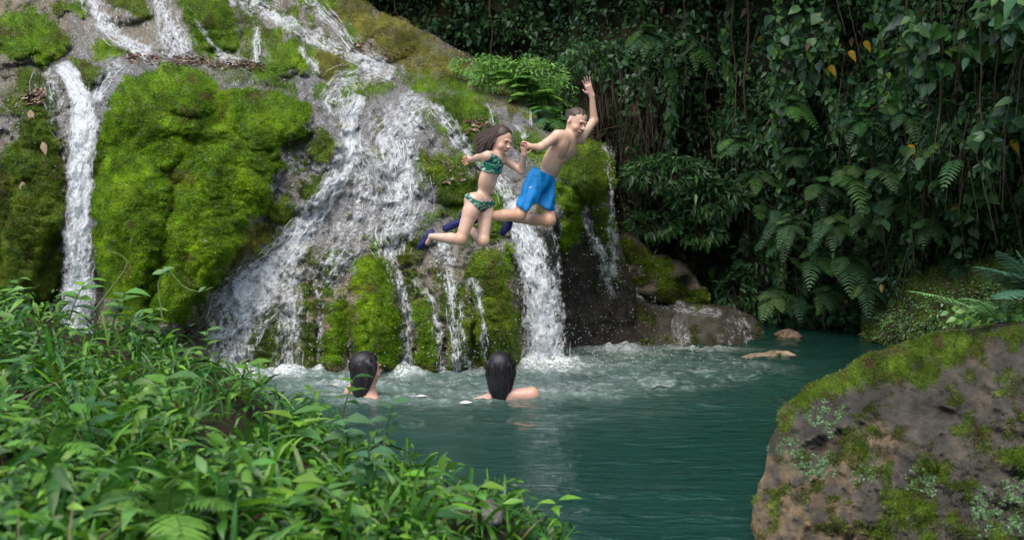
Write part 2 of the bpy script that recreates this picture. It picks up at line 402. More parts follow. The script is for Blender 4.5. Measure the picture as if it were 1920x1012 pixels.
# moss patches of the photo: (polygon, strength, tint)   tint 0 bright, 1 olive, 2 brown
MOSS = [
 ([(240,140),(300,122),(350,124),(400,140),(450,165),(500,172),(560,188),(588,215),(585,255),(545,270),(530,300),(515,345),(508,380),(478,410),(462,450),(425,500),(395,555),(360,600),(240,600),(172,520),(166,420),(172,300),(186,225),(212,170)],1,0),
 ([(0,300),(40,220),(70,188),(96,205),(116,270),(122,340),(120,440),(118,580),(-400,580),(-400,300)],1,1),
 ([(-400,20),(0,25),(60,10),(120,45),(142,70),(128,100),(96,116),(-400,116)],1,0),
 ([(176,72),(205,70),(246,98),(240,106),(180,104)],1,0), ([(92,0),(160,0),(165,26),(120,32)],1,0), ([(196,-10),(240,-10),(284,10),(287,34),(245,36)],1,1),
 ([(130,108),(165,105),(196,120),(192,150),(165,172),(148,165)],1,1),
 ([(322,-60),(420,-60),(440,30),(446,80),(420,104),(395,100),(360,60),(335,30)],1,0), ([(330,20),(350,40),(395,95),(410,108),(375,108),(350,70)],1,0),
 ([(445,85),(480,95),(475,118),(450,118)],1,1), ([(500,80),(555,75),(585,110),(560,140),(520,130)],1,0), ([(525,40),(560,45),(562,60),(530,65)],1,0), ([(590,88),(640,92),(668,120),(650,145),(606,145),(585,115)],1,2), ([(540,55),(640,90),(630,105),(560,80)],.8,1),
 ([(600,-60),(668,-10),(717,20),(796,58),(855,92),(900,122),(960,158),(1003,182),(985,205),(900,190),(850,168),(770,150),(745,120),(690,80),(640,50),(600,20)],.85,2),
 ([(745,140),(800,130),(860,150),(930,175),(900,200),(830,190),(770,165)],.9,0), ([(640,20),(700,20),(790,60),(780,120),(720,90),(660,60)],.95,2),
 ([(790,196),(830,185),(870,178),(905,185),(925,210),(935,245),(915,262),(900,285),(870,280),(850,235),(815,215)],1,0),
 ([(780,275),(815,285),(845,310),(890,330),(898,372),(870,395),(845,400),(818,360),(790,325)],1,1), ([(835,395),(880,385),(930,400),(935,440),(880,450)],.9,1),
 ([(785,205),(800,200),(860,290),(840,300)],.6,1), ([(845,285),(890,290),(900,320),(860,320)],1,0), ([(925,360),(960,370),(955,420),(925,430)],1,0), ([(955,250),(1010,238),(1040,262),(1030,300),(980,290)],.9,0),
 ([(1040,262),(1070,258),(1134,264),(1152,292),(1156,340),(1140,380),(1105,385),(1080,360),(1060,335),(1035,330)],1,1), ([(1040,330),(1075,345),(1100,375),(1090,400),(1090,440),(1060,475),(1042,455),(1050,420),(1038,380)],1,0),
 ([(1110,390),(1150,385),(1152,440),(1140,480),(1115,450)],1,1),
 ([(585,245),(625,250),(638,280),(630,305),(600,312),(580,280)],1,1), ([(572,340),(600,335),(617,350),(605,382),(578,385),(565,360)],1,1), ([(485,385),(545,378),(560,400),(530,418),(490,410)],1,1), ([(545,300),(575,290),(580,315),(555,325)],1,1), ([(440,440),(490,420),(520,440),(470,480),(420,540),(400,540)],.9,2),
 ([(650,470),(690,475),(697,540),(672,550),(650,520)],1,0), ([(684,472),(715,470),(735,520),(748,590),(746,650),(742,694),(668,694),(660,610),(680,560)],1,0), ([(617,556),(646,560),(648,694),(614,694)],1,0), ([(600,530),(620,528),(624,558),(602,562)],1,0),
 ([(720,405),(745,408),(752,458),(730,462)],1,1), ([(776,560),(800,565),(818,600),(820,690),(776,692)],1,0), ([(810,497),(828,495),(830,530),(812,532)],1,1), ([(834,525),(870,525),(880,600),(876,690),(855,692),(845,600)],.9,1),
 ([(880,470),(925,462),(945,500),(965,560),(975,640),(960,688),(905,688),(890,600),(885,540)],1,1), ([(905,475),(940,490),(950,540),(915,545)],1,0), ([(940,455),(972,460),(972,490),(945,488)],1,0),
 ([(480,567),(513,565),(516,694),(478,694)],.8,1), ([(550,605),(592,600),(590,694),(548,694)],.8,1), ([(690,440),(715,435),(712,470),(690,470)],1,0), ([(565,460),(600,455),(640,470),(640,500),(600,520)],.35,2), ([(700,230),(722,232),(720,255),(700,252)],.9,2),([(640,225),(662,228),(660,250),(642,248)],.9,2),
 ([(690,340),(715,345),(712,360),(690,360)],.8,2), ([(700,275),(740,280),(735,310),(700,305)],.6,2),([(680,150),(745,160),(735,175),(690,172)],.9,0),
 ([(590,150),(640,158),(660,175),(600,172)],.7,1), ([(0,170),(60,160),(50,190),(0,200)],.5,1), ([(390,125),(520,130),(560,160),(480,165)],.6,1), ([(1000,375),(1040,420),(1020,440)],.3,1)]
# rocky bulges: cx, cy, rx, ry, height (m)
LUMPS = [(310, 215, 130, 100, .42), (430, 300, 110, 110, .30), (250, 420, 90, 170, .30), (400, 440, 110, 110, .28), (350, 560, 130, 90, .25), (520, 225, 70, 50, .22),
         (605, 280, 36, 36, .16), (592, 360, 30, 28, .14), (520, 398, 42, 22, .12), (45, 430, 80, 160, .35), (60, 75, 90, 50, .3), (162, 135, 36, 36, .25), (385, 40, 65, 70, .35), (240, 10, 50, 35, .25),
         (210, 90, 40, 22, .15), (545, 110, 45, 36, .18), (630, 118, 42, 30, .16), (700, 70, 80, 50, .22), (860, 230, 75, 56, .25), (835, 330, 60, 60, .25), (705, 520, 46, 50, .12), (705, 620, 52, 100, .26),
         (632, 630, 22, 90, .14), (735, 432, 24, 34, .16), (800, 630, 28, 90, .2), (860, 610, 26, 100, .18), (925, 560, 56, 90, .26), (945, 640, 46, 80, .22), (495, 630, 28, 90, .18), (570, 640, 30, 80, .16),
         (1098, 320, 60, 66, .36), (1065, 400, 30, 40, .2), (1070, 450, 24, 30, .15), (1130, 420, 30, 50, .15), (1020, 455, 34, 40, .25), (600, 490, 60, 40, .16), (660, 450, 50, 34, .12), (820, 512, 26, 34, .12), (720, 300, 40, 32, .12), (790, 420, 56, 40, .14), (955, 470, 26, 24, .13), (1000, 260, 40, 24, .15)]
DOMES = [([(250,245),(290,215),(380,228),(460,258),(520,300),(515,350),(500,400),(420,520),(300,640),(200,640),(190,400),(215,300)],.16,34),
 ([(225,325),(262,278),(320,262),(400,262),(450,290),(470,330),(480,420),(420,520),(340,640),(200,640),(200,420)],.12,36),
 ([(300,455),(325,385),(350,330),(385,308),(430,305),(480,320),(512,352),(505,390),(470,420),(450,470),(400,540),(340,640),(290,640)],.20,34),
 ([(172,500),(195,430),(215,380),(240,350),(280,325),(325,345),(318,400),(290,480),(280,640),(172,640)],.10,40),
 ([(212,225),(235,160),(300,125),(370,140),(420,175),(450,215),(440,262),(340,255),(250,245)],.12,44), ([(300,150),(360,135),(400,165),(390,215),(320,210)],.10,22),
 ([(455,190),(500,175),(580,205),(588,250),(545,268),(520,290),(470,280),(455,240)],.2,24), ([(380,420),(440,400),(480,420),(440,480),(370,560),(350,500)],.12,24), ([(240,420),(280,380),(310,420),(290,520),(240,560)],.12,22),
 ([(20,330),(60,290),(100,320),(112,420),(60,560),(0,560)],.18,26), ([(-20,230),(40,225),(70,260),(60,330),(0,340)],.12,20), ([(345,10),(390,0),(425,40),(440,90),(410,100),(370,60)],.14,18), ([(10,50),(60,30),(110,60),(110,100),(20,108)],.14,18),
 ([(800,200),(860,188),(900,215),(910,255),(870,275),(850,235)],.14,18), ([(860,180),(905,185),(928,215),(935,250),(915,258),(900,225)],.12,10), ([(1050,275),(1100,262),(1145,290),(1150,350),(1110,385),(1065,340)],.14,24), ([(1045,345),(1085,360),(1100,395),(1060,400)],.12,14), ([(1040,410),(1085,405),(1085,450),(1050,470)],.12,14),
 ([(665,480),(715,475),(745,600),(742,690),(670,690),(660,600)],.10,22), ([(890,480),(940,470),(972,560),(970,680),(905,680),(888,580)],.12,22)]
def slope_relief(X, Y, D):
    wx = X + 10 * fbm(X / 45, Y / 45, 0, 3, 3); wy = Y + 10 * fbm(X / 45, Y / 45, 7, 3, 4)
    L = np.zeros(X.shape)
    for cx, cy, rx, ry, h in LUMPS:
        r2 = ((wx - cx) / rx) ** 2 + ((wy - cy) / ry) ** 2
        L = np.maximum(L, h * np.sqrt(np.clip(1 - r2, 0, 1)))
    vx = X + 9 * fbm(X / 30, Y / 30, 3, 3, 7); vy = Y + 9 * fbm(X / 30, Y / 30, 8, 3, 8)
    for poly, h, w in DOMES:
        m = (X > min(p[0] for p in poly) - 30) & (X < max(p[0] for p in poly) + 30) & (Y > min(p[1] for p in poly) - 30) & (Y < max(p[1] for p in poly) + 30)
        q = seg_dist(vx[m], vy[m], poly)[0] * inside(vx[m], vy[m], poly); e = 1 - np.clip(q / w, 0, 1)
        L[m] = L[m] + h * np.sqrt(np.clip(1 - e * e, 0, 1)) * (q > 0)
    mo = slope_moss(X, Y)[0]
    a, _ = worley((wx + .35 * wy) / 62, wy / 84, 11); b, _ = worley(wx / 27, wy / 30, 12); c, _ = worley(wx / 11, wy / 12, 13)
    cush = .034 * np.sqrt(np.clip(1 - a * a, 0, 1)) + .020 * np.sqrt(np.clip(1 - b * b, 0, 1)) + .013 * np.sqrt(np.clip(1 - c * c, 0, 1))
    rk = .10 * fbm(wx / 60, wy / 70, 0, 3, 21) + .05 * np.abs(fbm(wx / 26, wy / 30, 0, 3, 22)) + .022 * fbm(X / 8, Y / 9, 0, 3, 23)
    vert = .06 * fbm(wx / 24, wy / 190, 0, 3, 24) * sstep(420, 560, Y)      # hanging drapes of the lower face
    cush = cush + .016 * fbm(wx / 22, wy / 7, 0, 3, 26)
    return -L - cush * (.25 + .85 * mo) - rk * (1.15 - .6 * mo) - vert
_mm = {}
def slope_moss(X, Y):
    k = X.shape
    if k in _mm: return _mm[k]
    wx = X + 15 * fbm(X / 26, Y / 26, 2, 4, 31, .6); wy = Y + 15 * fbm(X / 26, Y / 26, 9, 4, 32, .6)
    mo = np.zeros(X.shape); tint = np.ones(X.shape)
    for poly, st, tn in MOSS:
        m = polymask(wx, wy, poly, 5) * st
        tint = np.where(m > mo, tn, tint); mo = np.maximum(mo, m)
    n = fbm(X / 16, Y / 16, 3, 4, 33)
    for poly, th, tn in (([(440, -60), (600, -60), (700, 60), (790, 140), (700, 190), (560, 200), (450, 130)], .02, 0), ([(780, 190), (1010, 200), (1040, 300), (1040, 440), (900, 460), (780, 420), (770, 250)], .0, 0), ([(460, 280), (660, 240), (640, 340), (560, 420), (470, 480), (440, 400)], .25, 1), ([(480, 430), (980, 440), (980, 700), (440, 700)], .02, 1), ([(0, 130), (130, 130), (130, 300), (0, 300)], .0, 1)):
        m = polymask(wx, wy, poly, 20) * sstep(th, th + .3, fbm(X / 30, Y / 34, 6, 4, 35)) * .9
        tint = np.where(m > mo, tn, tint); mo = np.maximum(mo, m)
    mo = np.where(mo > .05, np.clip(mo + .3 * n * (mo < .97) - .8 * np.clip(fbm(X / 9, Y / 9, 3, 3, 34) - .75, 0, 1), 0, 1), np.clip((n - .62) * 3, 0, .7) * (Y < 560) * .8)
    _mm[k] = (mo, tint); return _mm[k]
def slope_col(X, Y, D):
    mo, tint = slope_moss(X, Y)
    n1 = fbm(X / 70, Y / 70, 0, 4, 41); n2 = fbm(X / 12, Y / 12, 0, 3, 42); n3 = fbm(X / 5, Y / 5, 0, 2, 43)
    g = np.stack([.215 + .05 * n2, .215 + .05 * n2, .215 + .05 * n2], -1)
    tan = np.array([.24, .205, .13]); olive = np.array([.11, .115, .03]); dark = np.array([.07, .058, .043])
    ft = np.clip(sstep(-.1, .5, n1) * .35 + sstep(430, 560, Y) * .75 + sstep(130, 60, Y) * .5 + .35 * (X < 130), 0, 1)[..., None]
    c = g * (1 - ft) + tan * (1 + .2 * n2[..., None]) * ft
    fo = (sstep(-.1, .4, fbm(X / 26, Y / 60, 4, 3, 44)) * sstep(470, 600, Y) * .75)[..., None]
    c = c * (1 - fo) + olive * fo
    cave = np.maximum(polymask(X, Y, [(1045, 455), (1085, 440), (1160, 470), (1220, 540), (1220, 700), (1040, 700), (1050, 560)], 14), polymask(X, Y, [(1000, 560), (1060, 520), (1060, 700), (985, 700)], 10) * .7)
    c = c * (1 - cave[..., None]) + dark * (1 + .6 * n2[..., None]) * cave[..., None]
    wf = (sstep(.3, .75, fbm(X / 4, Y / 6, 2, 3, 47)) * (1 - sstep(430, 600, Y) * .6) * .45 * (X > 130))[..., None]; c = c * (1 - wf) + .42 * wf * (1 - cave[..., None]) + c * wf * cave[..., None]
    sp = sstep(.45, .8, n3 + .4 * n2)[..., None] * .5; c = c * (1 - sp * .6)
    bright = np.array([.108, .205, .008]); oli = np.array([.085, .145, .012]); brn = np.array([.16, .17, .028])
    T = tint[..., None]
    mc = np.where(T < .5, bright, np.where(T < 1.5, oli, brn))
    v = (fbm(X / 38, Y / 38, 0, 4, 45))[..., None]
    mc = mc * (1 + .38 * v) * (1 + .3 * n2[..., None]); mc = mc * (1 - .35 * sstep(.5, 1., n1)[..., None]) + .0
    mc = mc * np.array([1, 1, 1]) + np.clip(v, 0, 1) * np.array([.05, .03, 0])
    brw = sstep(.55, .85, fbm(X / 30, Y / 30, 8, 3, 46))[..., None] * .6
    mc = mc * (1 - brw) + np.array([.10, .075, .025]) * brw
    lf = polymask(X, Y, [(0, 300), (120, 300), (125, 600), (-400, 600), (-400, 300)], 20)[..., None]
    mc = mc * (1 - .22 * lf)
    m = mo[..., None]
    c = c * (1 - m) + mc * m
    return np.clip(c, .004, .8), np.clip((1 - mo) * 1.0, 0, 1), mo
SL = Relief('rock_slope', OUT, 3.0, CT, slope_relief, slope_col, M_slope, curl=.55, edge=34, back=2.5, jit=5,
            free=lambda X, Y: (Y > -40) * (Y < 600) * 1.0 * (X > -300), seed=5)
tag(SL.obj, kind='structure')
mossf = SL.fibres('moss', 1750000, .015, .006, cmul=1.3, box=(-300, 1170, -30, 705))
tag(mossf, 'bright green moss carpeting the wet slope beside the waterfalls', 'moss', kind='stuff')
# ------------------------------------------------------------------ running water
def stream_mesh(path, n, w=(1.5, 4), off=(.015, .05), surf=None, depths=None, spread=1.0, wig=3., seglen=(40, 160), sheet=.5, free=False):
    """path: (px, py, half width px). a bundle of wavy ribbons over a thin sheet"""
    Pt = np.array(path, float); seg = np.hypot(np.diff(Pt[:, 0]), np.diff(Pt[:, 1])); cum = np.r_[0, np.cumsum(seg)]; LT = cum[-1]
    def pt(t): return [np.interp(t, cum, Pt[:, k]) for k in range(3)]
    def dirn(t):
        a = pt(np.clip(t - 6, 0, LT)); b = pt(np.clip(t + 6, 0, LT)); dx, dy = b[0] - a[0], b[1] - a[1]; l = np.hypot(dx, dy) + 1e-6
        return -dy / l, dx / l
    free = depths is not None
    def dep(px, py, t):
        if depths is not None:
            return np.interp(t, np.linspace(0, LT, len(depths)), depths)
        return surf.look(surf.D, px, py)
    Vs, Fs, Ws = [], [], []; n0 = 0
    if sheet > 0:
        for lay in range(3):
            k = max(4, int(LT / 2.4)); t = np.linspace(0, LT, k); x, y, hw = pt(t); nx, ny = dirn(t); grow = 1.25 if lay else 1.1
            m = int(max(5, Pt[:, 2].max() * 2 / 2.4)); s = np.linspace(-1, 1, m); sd_ = int(path[0][0]) % 50 + lay * 7
            wob = 5 * fbm(t / 30, 3.3, s=sd_)[:, None]
            u_ = hw[:, None] * s * grow; X = x[:, None] + nx[:, None] * u_ + wob; Y = y[:, None] + ny[:, None] * u_
            tt = t[:, None] + 0 * X; fx = u_ / 4.2 + 1.2 * fbm(u_ / 9, tt / 16, 0, 2, sd_); fy = tt / (26 if not free else 34)
            a = fbm(fx, fy, lay * 3., 4, sd_, .62); rg = 1 - np.abs(fbm(fx * .8, fy * 1.2, 5 + lay, 3, sd_ + 1, .6)) * 2.3
            env = 1 - np.clip(np.abs(s), 0, 1) ** 2.5
            cov = sstep(.04, .78, (.5 * a + .62 * rg) * .8 + (sheet - .45) * .8 - (1 - env) * .7)
            cov = cov * env[None] ** .5 * np.clip(np.minimum(t + 4, LT - t + 8) / 14, 0, 1)[:, None]
            d = dep(X, Y, tt) - .010 - .012 * lay - .030 * np.clip(a, -.5, 1) - (.03 * vnoise(tt / 30, u_ / 12, lay, 8) * lay if free else 0)
            V = P(X, Y, d).reshape(-1, 3); idx = np.arange(k * m).reshape(k, m)
            Q = np.stack([idx[:-1, :-1], idx[1:, :-1], idx[1:, 1:], idx[:-1, 1:]], -1).reshape(-1, 4)
            keep = cov.ravel()[Q].max(1) > .03
            Vs.append(V); Fs.append(Q[keep] + n0); Ws.append(cov.ravel() * 1.25); n0 += len(V)
    wig = min(wig, 2.0); n = max(3, int(n * .13)); seglen = (seglen[0] * .22, seglen[1] * .32); w = (w[0] * .6, w[1] * .7)
    K = 9
    L = RNG.uniform(*seglen, n); t0 = RNG.uniform(-L * .3, LT - L * .3); t1 = np.minimum(t0 + L, LT); t0 = np.maximum(t0, 0)
    u = np.linspace(0, 1, K); T = t0[:, None] + (t1 - t0)[:, None] * u
    s0 = np.clip(RNG.normal(0, .55, n), -1.25, 1.25) * spread
    x, y, hw = pt(T); nx, ny = dirn(T)
    ph = RNG.uniform(0, 99, n)[:, None]
    S = s0[:, None] * hw + wig * vnoise(T / 14, ph, 0, 3) + wig * 1.5 * vnoise(T / 45, ph, 0, 4)
    X = x + nx * S; Y = y + ny * S
    o = RNG.uniform(*off, n)[:, None] + .012 * vnoise(T / 8, ph, 3, 4)
    d = dep(X, Y, T) - o
    wd = RNG.uniform(*w, n)[:, None] * (np.sin(np.pi * np.clip(u * .94 + .04, 0, 1)) ** .6) * (1 + .5 * vnoise(T / 7, ph, 9, 5))
    A = P(X + nx * wd / 2, Y + ny * wd / 2, d + .004); B = P(X - nx * wd / 2, Y - ny * wd / 2, d + .004); Cn = P(X, Y, d - .006)
    V = np.stack([A, Cn, B], 2).reshape(-1, 3)
    base = np.arange(n)[:, None] * K * 3 + np.arange(K - 1)[None] * 3
    q1 = np.stack([base, base + 1, base + 4, base + 3], -1).reshape(-1, 4); q2 = np.stack([base + 1, base + 2, base + 5, base + 4], -1).reshape(-1, 4)
    Vs.append(V); Fs.append(np.concatenate([q1, q2]) + n0); Ws.append(np.repeat(RNG.uniform(.55, 1.1, n), K * 3)); n0 += len(V)
    return np.concatenate(Vs), np.concatenate(Fs), np.concatenate(Ws), pt, LT
OCTA = np.array([(1, 0, 0), (-1, 0, 0), (0, 1, 0), (0, -1, 0), (0, 0, 1.6), (0, 0, -1.6)], float)
OCTF = np.array([(0, 2, 4), (2, 1, 4), (1, 3, 4), (3, 0, 4), (2, 0, 5), (1, 2, 5), (3, 1, 5), (0, 3, 5)])
def drops(pos, r):
    n = len(pos); V = (pos[:, None] + OCTA[None] * np.broadcast_to(r, n)[:, None, None]).reshape(-1, 3)
    return V, (OCTF[None] + (np.arange(n) * 6)[:, None, None]).reshape(-1, 3)
M_drop = water_mat('water_drops', 1.3)
def waterfall(label, path, n, ndrop=0, dropspread=18., **kw):
    V, Fq, Wt, pt, LT = stream_mesh(path, n, **kw)
    ndrop = int(ndrop * .5)
    root = new_obj('waterfall', V, Fq, M_fall, extra={'wet': Wt})
    tag(root, label, 'waterfall', 'streams running down the mossy slope')
    if ndrop:
        t = RNG.uniform(0, LT, ndrop); x, y, hw = pt(t)
        x = x + RNG.normal(0, 1, ndrop) * (hw * .7 + dropspread * .5); y = y + RNG.normal(0, 6, ndrop)
        if kw.get('depths') is not None: d = np.interp(t, np.linspace(0, LT, len(kw['depths'])), kw['depths'])
        else: d = SL.look(SL.D, x, y)
        p = P(x, y, d - RNG.uniform(.03, .22, ndrop))
        Vd, Fd = drops(p, RNG.uniform(.0014, .0042, ndrop))
        new_obj('droplets', Vd, Fd, M_drop, root, extra={'wet': np.full(len(Vd), 1.3)}, smooth=False)['kind'] = 'stuff'
    return root
W = waterfall
W('tall white waterfall pouring down at far left', [(118, 118, 12), (135, 150, 16), (152, 185, 18), (158, 230, 24), (152, 300, 21), (148, 380, 22), (147, 470, 25), (145, 575, 27), (143, 668, 28)], 420, 250, depths=[11.2, 10.85, 10.5, 10.3, 10.18, 10.1, 10.08, 10.05, 10.05], sheet=1.25, off=(-.03, .06), spread=.85, seglen=(40, 150), w=(1.5, 4.5))
W('short spray stream sliding off the ledge to join the tall left waterfall', [(225, 112, 18), (205, 135, 14), (190, 165, 14), (172, 205, 14)], 80, 30, surf=SL, sheet=.45)
W('thin sheet of water over tan rock left of the tall waterfall', [(110, 122, 30), (95, 160, 34), (110, 210, 34), (130, 270, 20), (135, 350, 10)], 150, 40, surf=SL, sheet=.22, w=(1, 2.6))
W('bright rushing stream in the upper left above the ledge', [(158, -10, 20), (185, 30, 18), (215, 65, 16), (250, 88, 18), (285, 104, 20)], 170, 40, surf=SL, sheet=.6)
W('creamy broad cascade in the upper left beside the mossy dome', [(298, -30, 18), (305, 20, 24), (315, 60, 34), (335, 104, 40)], 190, 40, surf=SL, sheet=.5, w=(1, 3))
W('hair-thin trickle running down the upper mossy dome', [(362, 36, 3), (385, 62, 3.5), (402, 88, 4), (418, 106, 6)], 30, 6, surf=SL, sheet=.6, wig=1.5)
W('foamy splash along the leafy ledge under the mossy dome', [(400, 104, 6), (430, 110, 8), (470, 114, 6)], 30, 20, surf=SL, sheet=.4)
W('long diagonal stream rushing down from the top of the slope', [(430, -10, 18), (490, 18, 20), (545, 45, 20), (600, 78, 17), (650, 102, 14), (690, 118, 20), (735, 138, 22)], 330, 80, surf=SL, sheet=.6)
W('upper side stream beside the brown mossy hump at the top', [(555, -15, 20), (595, 18, 16), (630, 50, 10), (662, 90, 8)], 100, 20, surf=SL, sheet=.4)
W('small cascade dropping between green cushions under the upper stream', [(485, 50, 10), (478, 80, 10), (484, 118, 12)], 60, 10, surf=SL, sheet=.4)
W('little trickles between the cushions left of the brown hump', [(560, 85, 10), (580, 115, 12), (598, 140, 10)], 60, 10, surf=SL, sheet=.35)
W('flat shallow run where the upper stream spreads over grey rock', [(740, 128, 14), (690, 135, 26), (640, 158, 30), (620, 190, 30), (640, 215, 26)], 240, 60, surf=SL, sheet=.4, w=(1, 3))
W('main white stream curving down left of centre to the pool', [(672, 178, 15), (655, 225, 17), (652, 285, 23), (632, 335, 17), (602, 380, 20), (570, 430, 24), (530, 480, 30), (485, 530, 36), (435, 585, 38)], 900, 500, 30, surf=SL, sheet=1.0, off=(.01, .09), wig=4)
W('wide speckled curtain of water down the middle of the slope', [(790, 182, 30), (760, 215, 45), (735, 260, 50), (745, 320, 48), (760, 380, 45), (730, 440, 40), (735, 480, 26)], 950, 250, 30, surf=SL, sheet=.56, w=(1, 3), off=(.01, .06), wig=4)
W('foam running along the right edge of the middle curtain', [(800, 190, 10), (835, 222, 14), (862, 262, 16), (890, 300, 12)], 110, 40, surf=SL, sheet=.5)
W('veil of thin water over the grey bulge between the two main streams', [(640, 240, 30), (690, 320, 40), (680, 400, 45), (640, 470, 50), (600, 540, 40)], 330, 60, surf=SL, sheet=.36, w=(.8, 2.2), wig=5)
W('scattered rivulets over the left foot of the slope', [(500, 520, 60), (450, 580, 60), (430, 640, 50), (430, 700, 50)], 300, 120, 40, surf=SL, sheet=.6, w=(1, 3))
W('broad misty fall dropping into the pool left of the swimmers', [(548, 500, 30), (542, 560, 30), (536, 630, 28), (538, 700, 26)], 190, 160, 16, surf=SL, sheet=.5, w=(1, 3))
W('slim single thread of water left of the mossy rib', [(588, 520, 5), (600, 560, 5), (600, 620, 5), (598, 702, 6)], 26, 25, 8, surf=SL, sheet=.55, wig=1.5)
W('stream forking past the mossy rib behind the left swimmer', [(722, 455, 12), (738, 505, 13), (756, 555, 12), (764, 610, 14), (763, 700, 16)], 130, 60, 10, surf=SL, sheet=.5)
W('narrow stream between two green moss ribs', [(780, 520, 9), (805, 560, 7), (822, 610, 7), (828, 700, 8)], 50, 30, 8, surf=SL, sheet=.5, wig=2)
W('forked stream falling under the girl\'s knees', [(815, 440, 16), (835, 490, 22), (845, 550, 16), (852, 610, 13), (860, 700, 15)], 170, 60, 10, surf=SL, sheet=.4)
W('thin stream dripping right of the forked stream', [(885, 520, 14), (898, 555, 9), (905, 600, 6), (912, 700, 8)], 60, 30, 8, surf=SL, sheet=.4, wig=2)
W('fine trickle just left of the dripping thin stream', [(862, 560, 4), (868, 620, 4), (878, 700, 5)], 24, 12, 8, surf=SL, sheet=.4, wig=2)
W('foamy runnel behind the jumping children', [(890, 300, 10), (925, 330, 14), (950, 360, 16), (965, 400, 18)], 110, 30, surf=SL, sheet=.5)
W('loud white waterfall crashing down below the boy', [(962, 372, 18), (975, 415, 22), (990, 465, 28), (1008, 530, 33), (1018, 600, 36), (1022, 690, 40)], 520, 420, 26, depths=[9.95, 9.8, 9.65, 9.55, 9.5, 9.42], sheet=.9, off=(-.06, .08), w=(1.5, 4.5), seglen=(30, 120))
W('thin strand slipping past the grey knob below the boy', [(1036, 425, 3), (1044, 460, 3), (1048, 520, 5), (1052, 600, 6)], 22, 25, 10, depths=[9.75, 9.7, 9.65, 9.6], sheet=.3, wig=2)
W('broken fall dropping out of the dark hollow on the right', [(1096, 378, 8), (1102, 410, 12), (1118, 455, 14), (1135, 500, 18), (1148, 560, 18)], 85, 200, 30, depths=[10.0, 10.0, 10.1, 10.3, 10.6], sheet=.3, off=(-.05, .08), seglen=(20, 60), w=(1, 3.2))
W('long thread of water falling from the rightmost mossy overhang', [(1128, 270, 3), (1138, 285, 4), (1142, 330, 4), (1146, 390, 5), (1147, 450, 12), (1150, 520, 18)], 85, 110, 14, depths=[10.1, 10.0, 10.0, 10.1, 10.3, 10.6], sheet=.4, off=(-.03, .05), seglen=(20, 90), wig=2, w=(1, 3))
W('small spout beside the curved green fold at the right', [(908, 188, 4), (920, 210, 6), (928, 240, 7)], 36, 6, surf=SL, sheet=.4, wig=1.5)
W('second small spout right of the curved green fold', [(962, 232, 4), (978, 246, 5), (986, 262, 6)], 26, 4, surf=SL, sheet=.4, wig=1.5)
W('dark little fall under the ferns at the ridge end', [(992, 190, 5), (996, 212, 6), (998, 236, 7)], 16, 6, surf=SL, sheet=.2, wig=1.5)
# thin broken film all over the bare grey rock
def film(n):
    Y0, X0 = None, None
    bare = (1 - SL.moss) * SL.need * (.35 + .65 * (np.clip(fbm(SL.X / 60, SL.Y / 60, 0, 3, 91) + .5, 0, 1)))
    cave = polymask(SL.X, SL.Y, [(1030, 450), (1090, 430), (1220, 470), (1220, 720), (1030, 720)], 10)
    bare = bare * (1 - .93 * cave) * (1 - .8 * sstep(900, 960, SL.X) * (SL.Y < 260)) * (1 - .45 * sstep(560, 640, SL.Y))
    px, py = SL.sample(n, bare, (-20, 1170, -20, 700)); m = len(px); K = 6
    ang = np.radians(90 + 30 * vnoise(px / 90, py / 90, 0, 92) + np.where(px < 640, 18, -6) * (py > 200)) ; L = RNG.uniform(1.5, 6, m); u = np.linspace(0, 1, K)
    ang = np.where((py < 150) & (px > 420), np.radians(40), ang)
    ph = RNG.uniform(0, 99, m)[:, None]
    T = L[:, None] * u
    X = px[:, None] + np.cos(ang)[:, None] * T + 4 * vnoise(T / 9, ph, 0, 5); Y = py[:, None] + np.sin(ang)[:, None] * T
    wd = RNG.uniform(.6, 1.8, m)[:, None] * np.sin(np.pi * np.clip(u * .9 + .05, 0, 1))
    nx, ny = -np.sin(ang)[:, None], np.cos(ang)[:, None]
    d = SL.look(SL.D, X, Y) - .012 - RNG.uniform(0, .02, m)[:, None]
    A = P(X + nx * wd / 2, Y + ny * wd / 2, d); B = P(X - nx * wd / 2, Y - ny * wd / 2, d)
    V = np.stack([A, B], 2).reshape(-1, 3); b = np.arange(m)[:, None] * K * 2 + np.arange(K - 1)[None] * 2
    Q = np.stack([b, b + 1, b + 3, b + 2], -1).reshape(-1, 4)
    return new_obj('water_film', V, Q, M_fall, extra={'wet': np.repeat(RNG.uniform(.3, 1, m), K * 2)})
tag(film(20000), 'thin film of foamy water trickling over the bare grey rock', 'water', kind='stuff')

